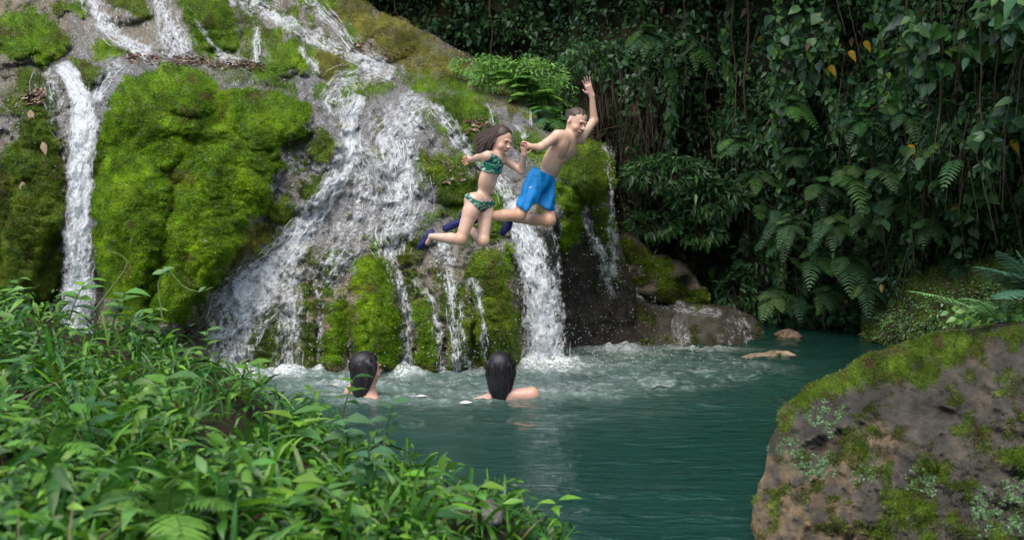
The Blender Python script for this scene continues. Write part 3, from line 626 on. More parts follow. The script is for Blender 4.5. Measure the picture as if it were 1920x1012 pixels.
# ------------------------------------------------------------------ pool
def pool():
    xs = np.unique(np.r_[np.linspace(-2600, -100, 26), np.arange(-100, 2020, 4.0), np.linspace(2020, 4500, 26)])
    ys = np.unique(np.r_[np.linspace(572, 600, 5), np.arange(600, 800, 1.6), np.arange(800, 1060, 4.0), np.linspace(1060, 2400, 24)])
    X, Y = np.meshgrid(xs, ys); d = dwater(Y); V = P(X, Y, d); wx, wy = V[..., 0], V[..., 1]
    Z = [(470, 680), (760, 682), (1080, 655), (1200, 648), (1330, 652), (1400, 672), (1500, 690), (1420, 712), (1250, 738), (1040, 752), (900, 758), (640, 756), (540, 745), (440, 720)]
    T = polymask(X, Y, Z, 14.0)
    T2 = polymask(X, Y, [(420, 660), (1250, 640), (1560, 690), (1600, 720), (1250, 800), (640, 800), (440, 760)], 40)
    fall = np.zeros(X.shape)
    for cx, cy, rx, ry, s in ((538, 698, 42, 9, .9), (599, 698, 14, 6, .7), (764, 697, 30, 8, 1.), (828, 694, 16, 6, .8), (860, 692, 26, 7, 1), (912, 690, 18, 6, .8), (1026, 684, 58, 11, 1.3), (1155, 657, 56, 6, .8), (450, 700, 40, 10, .8), (655, 722, 46, 7, .55), (950, 735, 60, 8, .35), (1330, 655, 90, 4, .5)):
        fall = np.maximum(fall, s * np.exp(-((X - cx) / rx) ** 2 - ((Y - cy) / ry) ** 2))
    rip = .014 * fbm(wx * 1.6, wy * 4.2, 0, 3, 61) + .0035 * fbm(wx * 5, wy * 13, 0, 2, 62)
    ch = .030 * fbm(wx * 4.5, wy * 5.5, 0, 4, 63, .6) + .02 * np.abs(fbm(wx * 9, wy * 11, 0, 3, 64))
    ang = np.hypot((wx - .35), (wy - 9.2)); rip = rip + .004 * np.sin(ang * 22 + 2 * fbm(wx, wy, 0, 2, 65)) * T2
    V[..., 2] = rip * (1 - T) + ch * np.maximum(T, .0) + .05 * fall * (1 + fbm(wx * 12, wy * 12, 0, 2, 66))
    foam = np.clip(fall * 1.2 + sstep(.05, .6, fbm(wx * 11, wy * 15, 0, 4, 67, .7) + .35 * fall) * (T * .27 + T2 * .02), 0, 1)
    aer = np.clip(.75 * T + .2 * T2 + fall, 0, 1) * (.75 + .25 * fbm(wx * 3, wy * 4, 0, 2, 68)) * (1 - .75 * sstep(1080, 1500, X) * (1 - fall))
    foam = foam * (1 - .4 * sstep(1080, 1450, X))
    idx = np.arange(X.size).reshape(X.shape)
    Q = np.stack([idx[:-1, :-1], idx[1:, :-1], idx[1:, 1:], idx[:-1, 1:]], -1).reshape(-1, 4)
    m, nt, bs, out = mat_new('pool_water'); L = nt.links.new
    a1 = node(nt, 'ShaderNodeAttribute', attribute_name='foam'); a2 = node(nt, 'ShaderNodeAttribute', attribute_name='aer')
    tc = node(nt, 'ShaderNodeTexCoord'); mp = node(nt, 'ShaderNodeMapping'); mp.inputs['Scale'].default_value = (1, 2.4, 1); L(tc.outputs['Object'], mp.inputs[0])
    n1 = node(nt, 'ShaderNodeTexNoise', Scale=5., Detail=5., Roughness=.55); L(mp.outputs[0], n1.inputs['Vector'])
    n2 = node(nt, 'ShaderNodeTexNoise', Scale=38., Detail=5., Roughness=.7); L(tc.outputs['Object'], n2.inputs['Vector'])
    mr = node(nt, 'ShaderNodeMapRange'); mr.inputs['From Min'].default_value = .42; mr.inputs['From Max'].default_value = .6; L(n2.outputs[0], mr.inputs[0])
    fm = node(nt, 'ShaderNodeMath', operation='MULTIPLY', use_clamp=True); L(a1.outputs['Fac'], fm.inputs[0])
    ad = node(nt, 'ShaderNodeMath', operation='MULTIPLY_ADD'); L(mr.outputs[0], ad.inputs[0]); ad.inputs[1].default_value = .9; ad.inputs[2].default_value = .25; L(ad.outputs[0], fm.inputs[1])
    c1 = node(nt, 'ShaderNodeMix', data_type='RGBA'); c1.inputs[6].default_value = (.009, .042, .032, 1); c1.inputs[7].default_value = (.12, .18, .155, 1); L(a2.outputs['Fac'], c1.inputs[0])
    c2 = node(nt, 'ShaderNodeMix', data_type='RGBA'); c2.inputs[7].default_value = (.75, .8, .8, 1); L(c1.outputs[2], c2.inputs[6]); L(fm.outputs[0], c2.inputs[0])
    L(c2.outputs[2], bs.inputs['Base Color']); bs.inputs['IOR'].default_value = 1.33
    rr = node(nt, 'ShaderNodeMapRange'); rr.inputs['To Min'].default_value = .06; rr.inputs['To Max'].default_value = .5; L(fm.outputs[0], rr.inputs[0]); L(rr.outputs[0], bs.inputs['Roughness'])
    b1 = node(nt, 'ShaderNodeBump', Strength=1., Distance=.05); L(n1.outputs[0], b1.inputs['Height'])
    b2 = node(nt, 'ShaderNodeBump', Distance=.012); L(n2.outputs[0], b2.inputs['Height']); L(b1.outputs[0], b2.inputs['Normal'])
    bm = node(nt, 'ShaderNodeMath', operation='MULTIPLY_ADD', use_clamp=True); L(a2.outputs['Fac'], bm.inputs[0]); bm.inputs[1].default_value = .75; bm.inputs[2].default_value = .05; L(bm.outputs[0], b2.inputs['Strength'])
    L(b2.outputs[0], bs.inputs['Normal'])
    tag(new_obj('water', V.reshape(-1, 3), Q, m, extra={'foam': foam.ravel(), 'aer': aer.ravel()}), kind='structure')
pool()
bm_ = np.array([(-40, -8, -1.2), (40, -8, -1.2), (40, 60, -1.2), (-40, 60, -1.2)], float)
tag(new_obj('ground', bm_, np.array([[0, 1, 2, 3]]), surf_mat('pool_bed', 2, .4, .3, .9, attr=False, base=(.05, .06, .04)), smooth=False), kind='structure')
# ------------------------------------------------------------------ boulders and ledges
def rock_cols(base, moss_c, mossf_, wetf=None, speck=1.0, lichen=None, tan=None, tanf=None):
    def f(X, Y, D):
        n1 = fbm(X / 40, Y / 40, 0, 4, 141); n2 = fbm(X / 9, Y / 9, 0, 3, 142)
        c = np.array(base) * (1 + .35 * n1[..., None] * speck) * (1 + .3 * n2[..., None] * speck)
        if tan is not None:
            t = tanf(X, Y)[..., None]; c = c * (1 - t) + np.array(tan) * (1 + .25 * n2[..., None]) * t
        if lichen is not None:
            l = lichen(X, Y)[..., None]; c = c * (1 - l) + np.array([.11, .15, .08]) * (1 + .3 * n2[..., None]) * l
        m = np.clip(mossf_(X, Y), 0, 1); mc = np.array(moss_c) * (1 + .45 * n1[..., None]) * (1 + .35 * n2[..., None])
        brw = sstep(.2, .7, fbm(X / 22, Y / 22, 8, 3, 146))[..., None] * .65; mc = mc * (1 - brw) + np.array([.09, .06, .03]) * brw
        st = sstep(.15, .6, fbm(X / 55, Y / 38, 5, 4, 148))[..., None] * .4 * speck; c = c * (1 - st) + np.array([.045, .038, .028]) * st
        c = c * (1 - m[..., None]) + mc * m[..., None]
        w = np.zeros(X.shape) if wetf is None else wetf(X, Y)
        return np.clip(c, .004, .8), w * (1 - m), m
    return f
def rough(sc_, a, s=0, vert=1.0):
    def f(X, Y, D):
        return -a * (fbm(X / sc_, Y / (sc_ * vert), 0, 4, s) + .5 * np.abs(fbm(X / sc_ * 2.3, Y / sc_ * 2.3, 0, 3, s + 3)) + .22 * fbm(X / sc_ * 6, Y / sc_ * 6, 0, 3, s + 5))
    return f
noisy = lambda X, Y, s, sc_=18.: fbm(X / sc_, Y / sc_, 0, 4, s)
# wide wet ledge right of the falls
LEDGE = Relief('rock', [(1040, 560), (1100, 535), (1150, 515), (1200, 538), (1250, 558), (1300, 570), (1370, 573), (1412, 588), (1438, 615), (1450, 640), (1450, 690), (1380, 700), (1040, 700)], 2.5,
    [(1040, 560, 11.6), (1150, 520, 12.4), (1250, 560, 13.0), (1370, 575, 13.2), (1440, 620, 12.4), (1440, 690, 11.8), (1200, 600, 11.8), (1300, 590, 12.6), (1300, 615, 11.7), (1300, 660, 11.2), (1120, 640, 11.1), (1050, 700, 10.9), (1380, 600, 12.6), (1400, 640, 11.6), (1200, 655, 11.1)],
    lambda X, Y, D: rough(60, .10, 150)(X, Y, D) - .3 * np.sqrt(np.clip(1 - ((X - 1240) / 75) ** 2 - ((Y - 648) / 38) ** 2, 0, 1)) - .35 * np.sqrt(np.clip(1 - ((X - 1375) / 62) ** 2 - ((Y - 640) / 60) ** 2, 0, 1)) - .04 * fbm(X / 8, Y / 60, 0, 3, 155) * sstep(600, 625, Y),
    rock_cols((.075, .062, .045), (.10, .15, .02), lambda X, Y: sstep(.2, .5, noisy(X, Y, 151, 20) - .2 + .9 * polymask(X, Y, [(1155, 580), (1220, 590), (1225, 612), (1165, 605)], 10)) * .9,
              wetf=lambda X, Y: np.ones(X.shape), tan=(.17, .16, .13), tanf=lambda X, Y: np.clip(polymask(X, Y, [(1250, 575), (1380, 572), (1440, 600), (1440, 640), (1390, 600), (1330, 640), (1230, 640), (1210, 620)], 14) * (.6 + .7 * noisy(X, Y, 152)), 0, 1)),
    M_slope, curl=.4, edge=22, back=1.8, jit=4, seed=15, free=lambda X, Y: 1.0 * (Y < 650))
tag(LEDGE.obj, 'wide dark wet rock ledge jutting into the pool right of the waterfalls', 'rock')
MB_ = Relief('boulder', [(1140, 450), (1165, 432), (1188, 432), (1203, 452), (1220, 474), (1252, 478), (1285, 496), (1308, 518), (1328, 552), (1326, 566), (1290, 568), (1262, 580), (1180, 560), (1140, 540)], 2.5,
    [(1140, 450, 12.6), (1190, 435, 13.2), (1250, 480, 13.4), (1320, 550, 13.2), (1240, 540, 12.5), (1150, 540, 12.4), (1280, 570, 12.9)],
    lambda X, Y, D: rough(36, .09, 160)(X, Y, D) + .3 * polymask(X, Y, [(1262, 520), (1300, 520), (1312, 560), (1262, 565)], 6),
    rock_cols((.13, .115, .08), (.12, .19, .015), lambda X, Y: sstep(-.1, .25, noisy(X, Y, 161, 24) + .55 * polymask(X, Y, [(1140, 440), (1200, 450), (1220, 480), (1260, 500), (1255, 560), (1140, 540)], 12) - .05),
              tan=(.34, .27, .19), tanf=lambda X, Y: np.clip(sstep(.0, .4, noisy(X, Y, 162)) * polymask(X, Y, [(1215, 468), (1290, 480), (1335, 560), (1300, 560), (1280, 500), (1220, 490)], 6), 0, 1)),
    M_rock, curl=.5, edge=30, back=1.2, jit=4, seed=16)
tag(MB_.obj, 'moss covered boulder with a tan crest standing behind the wet ledge', 'boulder')
def small_rock(outline, d, lab, base, s):
    R = Relief('rock', outline, 1.5, [(outline[0][0], outline[0][1], d), (outline[2][0], outline[2][1], d + .15), (outline[-1][0], outline[-1][1], d - .05), (outline[-2][0], outline[-2][1], d - .05)],
        rough(16, .05, s), rock_cols(base, (.07, .09, .02), lambda X, Y: sstep(.5, .8, noisy(X, Y, s, 14)), tan=(.10, .085, .06), tanf=lambda X, Y: sstep(max(p[1] for p in outline) - 12, max(p[1] for p in outline) - 7, Y)), M_rock, curl=.18, edge=10, back=.5, jit=1.5, seed=s, free=lambda X, Y: 1.0 * (Y < max(p[1] for p in outline) - 6))
    tag(R.obj, lab, 'rock'); return R
small_rock([(1388, 668), (1404, 662), (1432, 661), (1446, 657), (1478, 658), (1492, 665), (1500, 676), (1440, 682), (1392, 678)], 9.95, 'low tan rock lying flat in the water off the ledge', (.42, .34, .22), 170)
small_rock([(1450, 626), (1462, 619), (1480, 616), (1496, 621), (1505, 630), (1500, 642), (1455, 642)], 11.7, 'small reddish brown rock in the water at the tip of the ledge', (.26, .18, .12), 172)
# mossy hump on the right bank
HUMP = Relief('boulder', [(1612, 606), (1622, 578), (1650, 548), (1680, 512), (1712, 486), (1760, 462), (1840, 446), (1920, 440), (2080, 430), (2080, 720), (1700, 720), (1640, 668), (1618, 640)], 4,
    [(1615, 610, 11.6), (1680, 510, 12), (1760, 460, 12), (1900, 440, 11.5), (2080, 430, 11), (1660, 650, 10.7), (1700, 700, 10.3), (1760, 560, 10.2), (1850, 520, 10.0), (1850, 600, 9.6), (2080, 600, 8.5), (2080, 720, 8.5)],
    lambda X, Y, D: rough(70, .16, 180)(X, Y, D) + .25 * polymask(X, Y, [(1620, 640), (1760, 646), (1780, 720), (1620, 720)], 10),
    rock_cols((.07, .05, .035), (.11, .17, .02), lambda X, Y: sstep(-.5, .1, noisy(X, Y, 181, 26)) * (Y < 655), tan=(.16, .12, .07), tanf=lambda X, Y: sstep(-.2, .3, noisy(X, Y, 183)) * sstep(625, 640, Y)),
    M_rock, curl=.7, edge=50, back=1.5, jit=7, seed=18, free=lambda X, Y: 1.0 * (Y < 660) * (X < 2000))
tag(HUMP.obj, 'big overgrown boulder covered in moss and tiny leaves on the right bank', 'boulder')
# foreground boulder, lower right
def fb_moss(X, Y):
    n = noisy(X, Y, 191, 26); n2 = noisy(X, Y, 196, 60)
    wx = X + 14 * noisy(X, Y, 197); wy = Y + 14 * noisy(X, Y, 198)
    top = polymask(wx, wy, [(1440, 800), (1470, 740), (1560, 695), (1640, 655), (1740, 620), (1800, 618), (1860, 640), (1820, 672), (1760, 690), (1740, 716), (1640, 722), (1560, 735), (1500, 770), (1470, 820)], 12)
    m = np.clip(top * (1.35 + .8 * n), 0, 1)
    for poly in ([(1850, 620), (1930, 610), (1930, 640), (1860, 650)], [(1800, 820), (1860, 790), (1930, 830), (1930, 900), (1850, 860)], [(1600, 800), (1650, 810), (1650, 860), (1600, 850)], [(1640, 960), (1700, 900), (1760, 940), (1820, 990), (1920, 1000), (1920, 1060), (1640, 1060)], [(1870, 700), (1920, 690), (1920, 750), (1880, 740)], [(1725, 850), (1780, 870), (1770, 910), (1730, 900)]):
        m = np.maximum(m, np.clip(polymask(wx, wy, poly, 12) * (.75 + 1.1 * n), 0, 1))
    return np.maximum(m * .97, sstep(.30, .7, n) * .8)
def fb_lichen(X, Y):
    wx = X + 10 * noisy(X, Y, 193); wy = Y + 10 * noisy(X, Y, 194); m = 0 * X
    for poly in ([(1500, 770), (1560, 755), (1590, 770), (1560, 820), (1520, 800)], [(1445, 830), (1500, 820), (1510, 850), (1450, 850)], [(1490, 860), (1550, 850), (1560, 890), (1500, 890)], [(1700, 880), (1760, 890), (1750, 930), (1700, 920)], [(1820, 940), (1920, 890), (1930, 1010), (1830, 1000)], [(1600, 880), (1640, 870), (1640, 900), (1600, 910)]):
        m = np.maximum(m, polymask(wx, wy, poly, 8) * sstep(-.1, .4, noisy(X, Y, 195, 8)))
    return np.clip(m, 0, 1)
FB = Relief('boulder', [(1412, 960), (1426, 895), (1442, 840), (1452, 795), (1470, 755), (1500, 735), (1560, 702), (1620, 672), (1700, 638), (1740, 626), (1800, 612), (1850, 600), (1900, 588), (1980, 578), (2100, 580), (2100, 1300), (1480, 1300), (1425, 1010)], 3,
    [(1420, 950, 4.42), (1430, 1010, 3.95), (1470, 1012, 3.95), (1440, 1300, 3.2), (1450, 790, 5.2), (1560, 700, 5.7), (1740, 626, 6.3), (1900, 590, 6.6), (2100, 580, 6.6), (1560, 800, 4.9), (1560, 900, 4.4), (1560, 1000, 3.9), (1560, 1300, 3.4), (1750, 720, 5.2), (1750, 850, 4.4), (1750, 1000, 3.9), (1900, 700, 5.0), (1900, 850, 4.1), (1900, 1000, 3.6), (2100, 800, 4.0), (2100, 1300, 2.8), (1750, 1300, 3.0)],
    lambda X, Y, D: rough(130, .10, 190)(X, Y, D) - .014 * noisy(X, Y, 192, 14) - .07 * np.sqrt(np.clip(1 - ((X - 1500) / 60) ** 2 - ((Y - 850) / 80) ** 2, 0, 1)) + .10 * polymask(X, Y, [(1500, 840), (1640, 780), (1660, 792), (1520, 870)], 12) - .05 * fbm((X + Y * .55) / 150, (Y - X * .4) / 34, 0, 4, 203) - .010 * fbm(X / 5, Y / 5, 0, 3, 199),
    rock_cols((.080, .072, .056), (.070, .115, .010), fb_moss, lichen=fb_lichen, tan=(.22, .165, .095),
              tanf=lambda X, Y: np.clip(polymask(X + 20 * noisy(X, Y, 193), Y + 20 * noisy(X, Y, 194), [(1400, 830), (1520, 880), (1560, 830), (1640, 790), (1700, 830), (1620, 900), (1600, 960), (1640, 1060), (1400, 1060)], 20) * (.6 + .9 * noisy(X, Y, 195)) + .3 * sstep(.55, .9, noisy(X, Y, 200, 50)), 0, 1)),
    M_rock, curl=.8, edge=60, back=1.6, jit=6, seed=19, free=lambda X, Y: (1 - .75 * sstep(820, 900, Y)) * (Y < 1040) * (X < 2000))
tag(FB.obj, 'large grey and tan boulder with moss and pale lichen, nearest the viewer', 'boulder')
for R, n, k in ((LEDGE, 60000, 1.0), (MB_, 60000, 1.0), (HUMP, 120000, 1.2)):
    f = R.fibres('moss', n, .03, .011, parent=R.obj, cmul=k); f['kind'] = 'stuff'
f = FB.fibres('moss', 520000, .011, .004, parent=FB.obj, cmul=1.2, box=(1400, 2080, 570, 1040)); f['kind'] = 'stuff'
# leafy lichen scales on the near boulder
lm = fb_lichen(FB.X, FB.Y) * FB.need
px, py = FB.sample(110000, lm, (1400, 1950, 700, 1030)); p = FB.at(px, py, .004); Nn = nrmz(FB.look(FB.N, px, py)); n = len(px)
V, Fq, Cc = scatter(SMALL, p, rand_unit(n) + Nn * .5, Nn + .4 * rand_unit(n), RNG.uniform(.006, .013, n), RNG.uniform(.005, .011, n), pick([(.11, .20, .08), (.08, .15, .06), (.16, .25, .13)], n), fold=.1)
o = new_obj('lichen', V, Fq, M_dead, FB.obj, Cc); o['kind'] = 'stuff'
# water over the ledge
def side_fall(label, path, n, R, nd=0, **kw):
    V, Fq, Wt, pt, LT = stream_mesh(path, n, surf=R, **kw)
    r = tag(new_obj('waterfall', V, Fq, M_fall, extra={'wet': Wt}), label, 'waterfall', 'streams running down the mossy slope')
    return r
side_fall('foaming run of water between the mossy boulder and the dark ledge', [(1148, 520, 16), (1185, 535, 22), (1230, 560, 18), (1290, 580, 12), (1350, 585, 10)], 260, LEDGE, sheet=.5, w=(1, 2.2), wig=4, seglen=(15, 60))
side_fall('small straight fall down the face of the mossy boulder', [(1257, 508, 3), (1259, 530, 4), (1260, 562, 5)], 30, MB_, sheet=.6, wig=1.5, seglen=(20, 50), w=(1, 2.5))
side_fall('thin water dripping over the right end of the ledge', [(1365, 590, 26), (1385, 615, 44), (1390, 655, 50)], 110, LEDGE, sheet=.12, w=(.8, 1.8), wig=3, seglen=(15, 50))
side_fall('thin water sliding over the middle of the ledge', [(1270, 590, 20), (1275, 620, 24), (1290, 650, 26)], 60, LEDGE, sheet=.2, w=(.8, 1.8), wig=3, seglen=(15, 40))
# fine spray in front of the dark hollow
n = 300; px = RNG.uniform(1035, 1240, n); py = 690 - np.abs(RNG.normal(0, 95, n)); py = np.clip(py, 440, 690); Vd, Fd = drops(P(px, py, RNG.uniform(9.6, 10.6, n)), RNG.uniform(.0015, .004, n))
tag(new_obj('spray', Vd, Fd, M_drop, extra={'wet': np.full(len(Vd), 1.)}, smooth=False), 'fine spray of droplets in front of the dark hollow', 'water spray', kind='stuff')
n = 320; px = RNG.normal(900, 190, n); py = 690 - np.abs(RNG.normal(0, 40, n)); Vd, Fd = drops(P(px, py, RNG.uniform(8.6, 9.0, n)), RNG.uniform(.0015, .004, n))
tag(new_obj('spray', Vd, Fd, M_drop, extra={'wet': np.full(len(Vd), 1.)}, smooth=False), 'splashing droplets over the foot of the falls', 'water spray', kind='stuff')

# ------------------------------------------------------------------ the gorge wall behind
CW = rbf([(500, 0, 17), (500, 640, 17), (800, 0, 16), (800, 300, 16), (800, 640, 16.5), (1100, 0, 14.8), (1100, 200, 14.6), (1130, 350, 14.8), (1200, 470, 15.4), (1300, 300, 13.7), (1300, 450, 15.2), (1350, 560, 15.0), (1450, 610, 14.2),
          (1450, 400, 13.6), (1500, 200, 12.4), (1500, 0, 12.0), (1520, 560, 13.6), (1600, 610, 13.4), (1600, 450, 12.2), (1700, 500, 12.2), (1700, 300, 10.8), (1700, 0, 10.0), (1900, 450, 11.0), (1900, 300, 9.2), (1900, 0, 8.2), (2300, 0, 7), (2300, 500, 8), (2300, 640, 8.4), (1700, 640, 12.6),
          (800, -500, 14), (1300, -500, 11.2), (1900, -500, 7.4), (2300, -500, 6.2), (500, -500, 16), (1300, -1100, 9.5), (500, -1100, 14), (2300, -1100, 6)])  # unseen upper wall, shaped to lean forward and shade the wall below
def cw_rel(X, Y, D): return -.55 * fbm(X / 150, Y / 150, 0, 4, 201) - .18 * fbm(X / 40, Y / 60, 0, 3, 202)
def cw_col(X, Y, D):
    n = fbm(X / 60, Y / 60, 0, 4, 203); n2 = fbm(X / 14, Y / 30, 0, 3, 204)
    c = np.array([.032, .034, .018]) * (1 + .5 * n[..., None] + .4 * n2[..., None])
    e = sstep(.5, .85, n)[..., None] * .7; c = c * (1 - e) + np.array([.10, .06, .03]) * e
    e = (polymask(X, Y, [(1060, 110), (1110, 130), (1150, 200), (1140, 260), (1080, 250), (1075, 180)], 14))[..., None] * .8
    c = c * (1 - e) + np.array([.10, .07, .05]) * e
    return np.clip(c, .003, 1), 0 * X, 0 * X
GW = Relief('hillside', [(420, -1100), (2350, -1100), (2350, 680), (420, 680)], 8, [(x, y, float(CW(np.array([x]), np.array([y]))[0])) for x in range(420, 2400, 160) for y in range(-1100, 700, 140)], cw_rel, cw_col, M_earth, curl=0, jit=0, back=1)
tag(GW.obj, kind='structure')
# ------------------------------------------------------------------ foliage on the gorge wall
def lum_noise(px, py): return fbm(px / 110, py / 90, 0, 3, 211)
DARKG = [(.036, .105, .026), (.03, .082, .034), (.046, .12, .03), (.036, .095, .04)]
MIDG = [(.055, .155, .03), (.05, .14, .05), (.075, .17, .035), (.05, .13, .06)]
LITEG = [(.11, .25, .045), (.10, .22, .08), (.14, .28, .05)]
def wall_leaves(name, label, n, tmpl, L, ratio, cols, dens, box, off=(0., .45), droop=.3, cat='foliage', updir=.0):
    px = RNG.uniform(box[0], box[1], n); py = RNG.uniform(box[2], box[3], n)
    k = RNG.uniform(0, 1, n) < dens(px, py); px, py = px[k], py[k]; n = len(px)
    if n == 0: return
    o = RNG.uniform(*off, n) + .25 * np.clip(fbm(px / 45, py / 45, 0, 3, 212), 0, 1)
    p = GW.at(px, py, o)
    Nn = nrmz(np.array([0, -.8, .7]) + .95 * rand_unit(n)); T = nrmz(np.array([0, -.25, -.7]) + 1.05 * rand_unit(n) + np.array([0, 0, updir]))
    T = nrmz(T - Nn * (T * Nn).sum(1, keepdims=True) * .8)
    Ls = RNG.uniform(L[0], L[1], n)
    C = pick(cols, n, .3)
    V, Fq, Cc = scatter(tmpl, p, T, Nn, Ls, Ls * ratio, C, droop=RNG.uniform(0, droop, n), fold=.3)
    tag(new_obj(name, V, Fq, M_leaf, None, Cc), label, cat, kind='stuff')
gap = lambda px, py, s, t, sc_=60: sstep(t, t + .25, fbm(px / sc_, py / sc_, 0, 4, s))
front = lambda px, py: 1.0 * ((px > 660 + 0 * py) & ((px > 1160) | (py < 330)))
left = lambda px, py: sstep(1500, 1200, px)
right = lambda px, py: sstep(1350, 1650, px) * sstep(520, 380, py)
low = lambda px, py: sstep(350, 480, py) * sstep(1250, 1450, px)
hollow = lambda px, py: 1 - .8 * (np.exp(-((px - 1260) / 110) ** 2 - ((py - 470) / 90) ** 2))
brown = lambda px, py: 1 - .85 * np.exp(-((px - 1110) / 50) ** 2 - ((py - 190) / 70) ** 2)
wall_leaves('understory', 'dense dark small leaved creepers covering the gorge wall', 62000, SMALL, (.035, .085), .55, DARKG + MIDG[:1], lambda x, y: front(x, y) * (.25 + .75 * gap(x, y, 213, -.35)) * hollow(x, y) * brown(x, y), (640, 1960, -60, 620), off=(.0, .3))
wall_leaves('understory', 'dark leaves high on the gorge wall above the picture', 16000, SMALL, (.12, .22), .6, DARKG, lambda x, y: 1.0 + 0 * x, (440, 2300, -1000, -50), off=(.0, .3))
wall_leaves('ivy_leaves', 'broad heart shaped creeper leaves at the upper right of the gorge wall', 6800, HEART, (.045, .125), .92, MIDG + DARKG[:2] + LITEG[1:2], lambda x, y: right(x, y) * gap(x, y, 214, -.15, 75), (1300, 2000, -60, 540), off=(.15, .75), droop=.35)
wall_leaves('ivy_leaves', 'round creeper leaves trailing over the top centre of the gorge wall', 5000, HEART, (.045, .09), .85, DARKG + MIDG[:2], lambda x, y: front(x, y) * left(x, y) * sstep(330, 200, y) * gap(x, y, 215, 0., 50) * brown(x, y), (660, 1500, -60, 340), off=(.1, .6))
wall_leaves('glossy_leaves', 'pointed glossy leaves at the middle height of the gorge wall', 15000, OVATE, (.05, .11), .4, MIDG + DARKG, lambda x, y: gap(x, y, 216, -.1, 55) * sstep(1150, 1250, x) * hollow(x, y), (1150, 1960, 150, 600), off=(.1, .6))
wall_leaves('bank_leaves', 'small bright leaves carpeting the foot of the wall above the overgrown boulder', 9000, SMALL, (.035, .07), .6, MIDG + LITEG, lambda x, y: sstep(1620, 1700, x) * sstep(300, 420, y) * (.4 + .6 * gap(x, y, 217, -.2, 40)), (1600, 1960, 300, 500), off=(.05, .35), cat='ground cover')
wall_leaves('fallen_leaves', 'brown and orange dead leaves caught among the foliage', 130, OVATE, (.06, .12), .5, [(.16, .09, .03), (.12, .07, .04), (.22, .15, .03), (.1, .07, .05)], lambda x, y: 1 + 0 * x, (1160, 1940, 0, 600), off=(.35, .7), cat='dead leaves')
# yellow leaves one can point at
for (x, y, w) in ((1594, 98, 'beside the trailing roots near the top'), (1622, 80, 'right next to the topmost yellow leaf'), (1897, 265, 'near the right edge of the wall'), (1705, 274, 'above the middle of the right bank'), (1556, 125, 'just under the upper pair of yellow leaves')):
    p = GW.at([x], [y], .75); V, Fq, Cc = scatter(HEART, p, np.array([[.5, -.2, -.8]]), np.array([[0, -1., .3]]), .10, .07, np.array([[.55, .36, .03]]), droop=.2)
    tag(new_obj('yellow_leaf', V, Fq, M_leaf, None, Cc), 'single yellow leaf ' + w, 'leaf', 'yellow leaves on the gorge wall')

# ---- ferns
def frond_geo(base, d0, L, width, col, arch=.5, pairs=22, roll=0.0):
    """one fern frond: curved rachis + paired pinnae"""
    d0 = nrmz(np.array(d0, float)); t = np.linspace(0, 1, pairs)
    pts = base + d0 * (L * t)[:, None] + np.array([0, 0, -1.]) * (L * arch * t ** 2)[:, None]
    T = nrmz(np.gradient(pts, axis=0)); S = nrmz(np.cross(T, np.array([0, 0, 1.]) + .01)); 
    if roll: 
        N0 = np.cross(S, T); S = nrmz(S * math.cos(roll) + N0 * math.sin(roll))
    N = nrmz(np.cross(S, T)); N = N * np.where(N[:, 2:] < 0, -1, 1)
    prof = np.sin(np.pi * np.clip(t * .86 + .13, 0, 1)) ** .8
    k = slice(2, None); pp, TT, SS, NN, pr = pts[k], T[k], S[k], N[k], prof[k]
    out = []
    for sg in (-1, 1):
        dr = nrmz(SS * sg + TT * .45 + RNG.normal(0, .06, (len(pp), 3)))
        out.append(scatter([(0, .7), (.3, 1), (.7, .65), (1, .02)], pp, dr, NN, width * pr, np.full(len(pp), L / pairs * 1.0), np.tile(col, (len(pp), 1)) * RNG.uniform(.85, 1.15, (len(pp), 1)), droop=.25, fold=.12))
    V1, F1 = tube(pts, np.linspace(.0035, .001, pairs) * (L / .5), 4)
    out.append((V1, F1, np.tile(np.array(col) * .8, (len(V1), 1))))
    return cat_meshes(out)
def fern(loc, nf, L, label, group=None, cols=MIDG, facing=(0, -1, .2), spread=1.0, width=.3, mat=None, arch=.55, name='fern'):
    root = empty(name, loc, label, 'fern', group)
    fc = np.array(facing, float)
    for i in range(nf):
        a = (i + RNG.uniform(-.3, .3)) / nf * math.pi * 2
        d = nrmz(fc + spread * np.array([math.cos(a), math.sin(a) * .35, .55 + .5 * math.sin(a)]))
        l = L * RNG.uniform(.7, 1.1)
        V, Fq, Cc = frond_geo(np.zeros(3), d, l, l * width * RNG.uniform(.8, 1.1), pick(cols, 1)[0], arch * RNG.uniform(.7, 1.4), 18)
        new_obj('frond', V, Fq, mat or M_fern, root, Cc)
    return root
FG = 'ferns growing on the gorge wall'
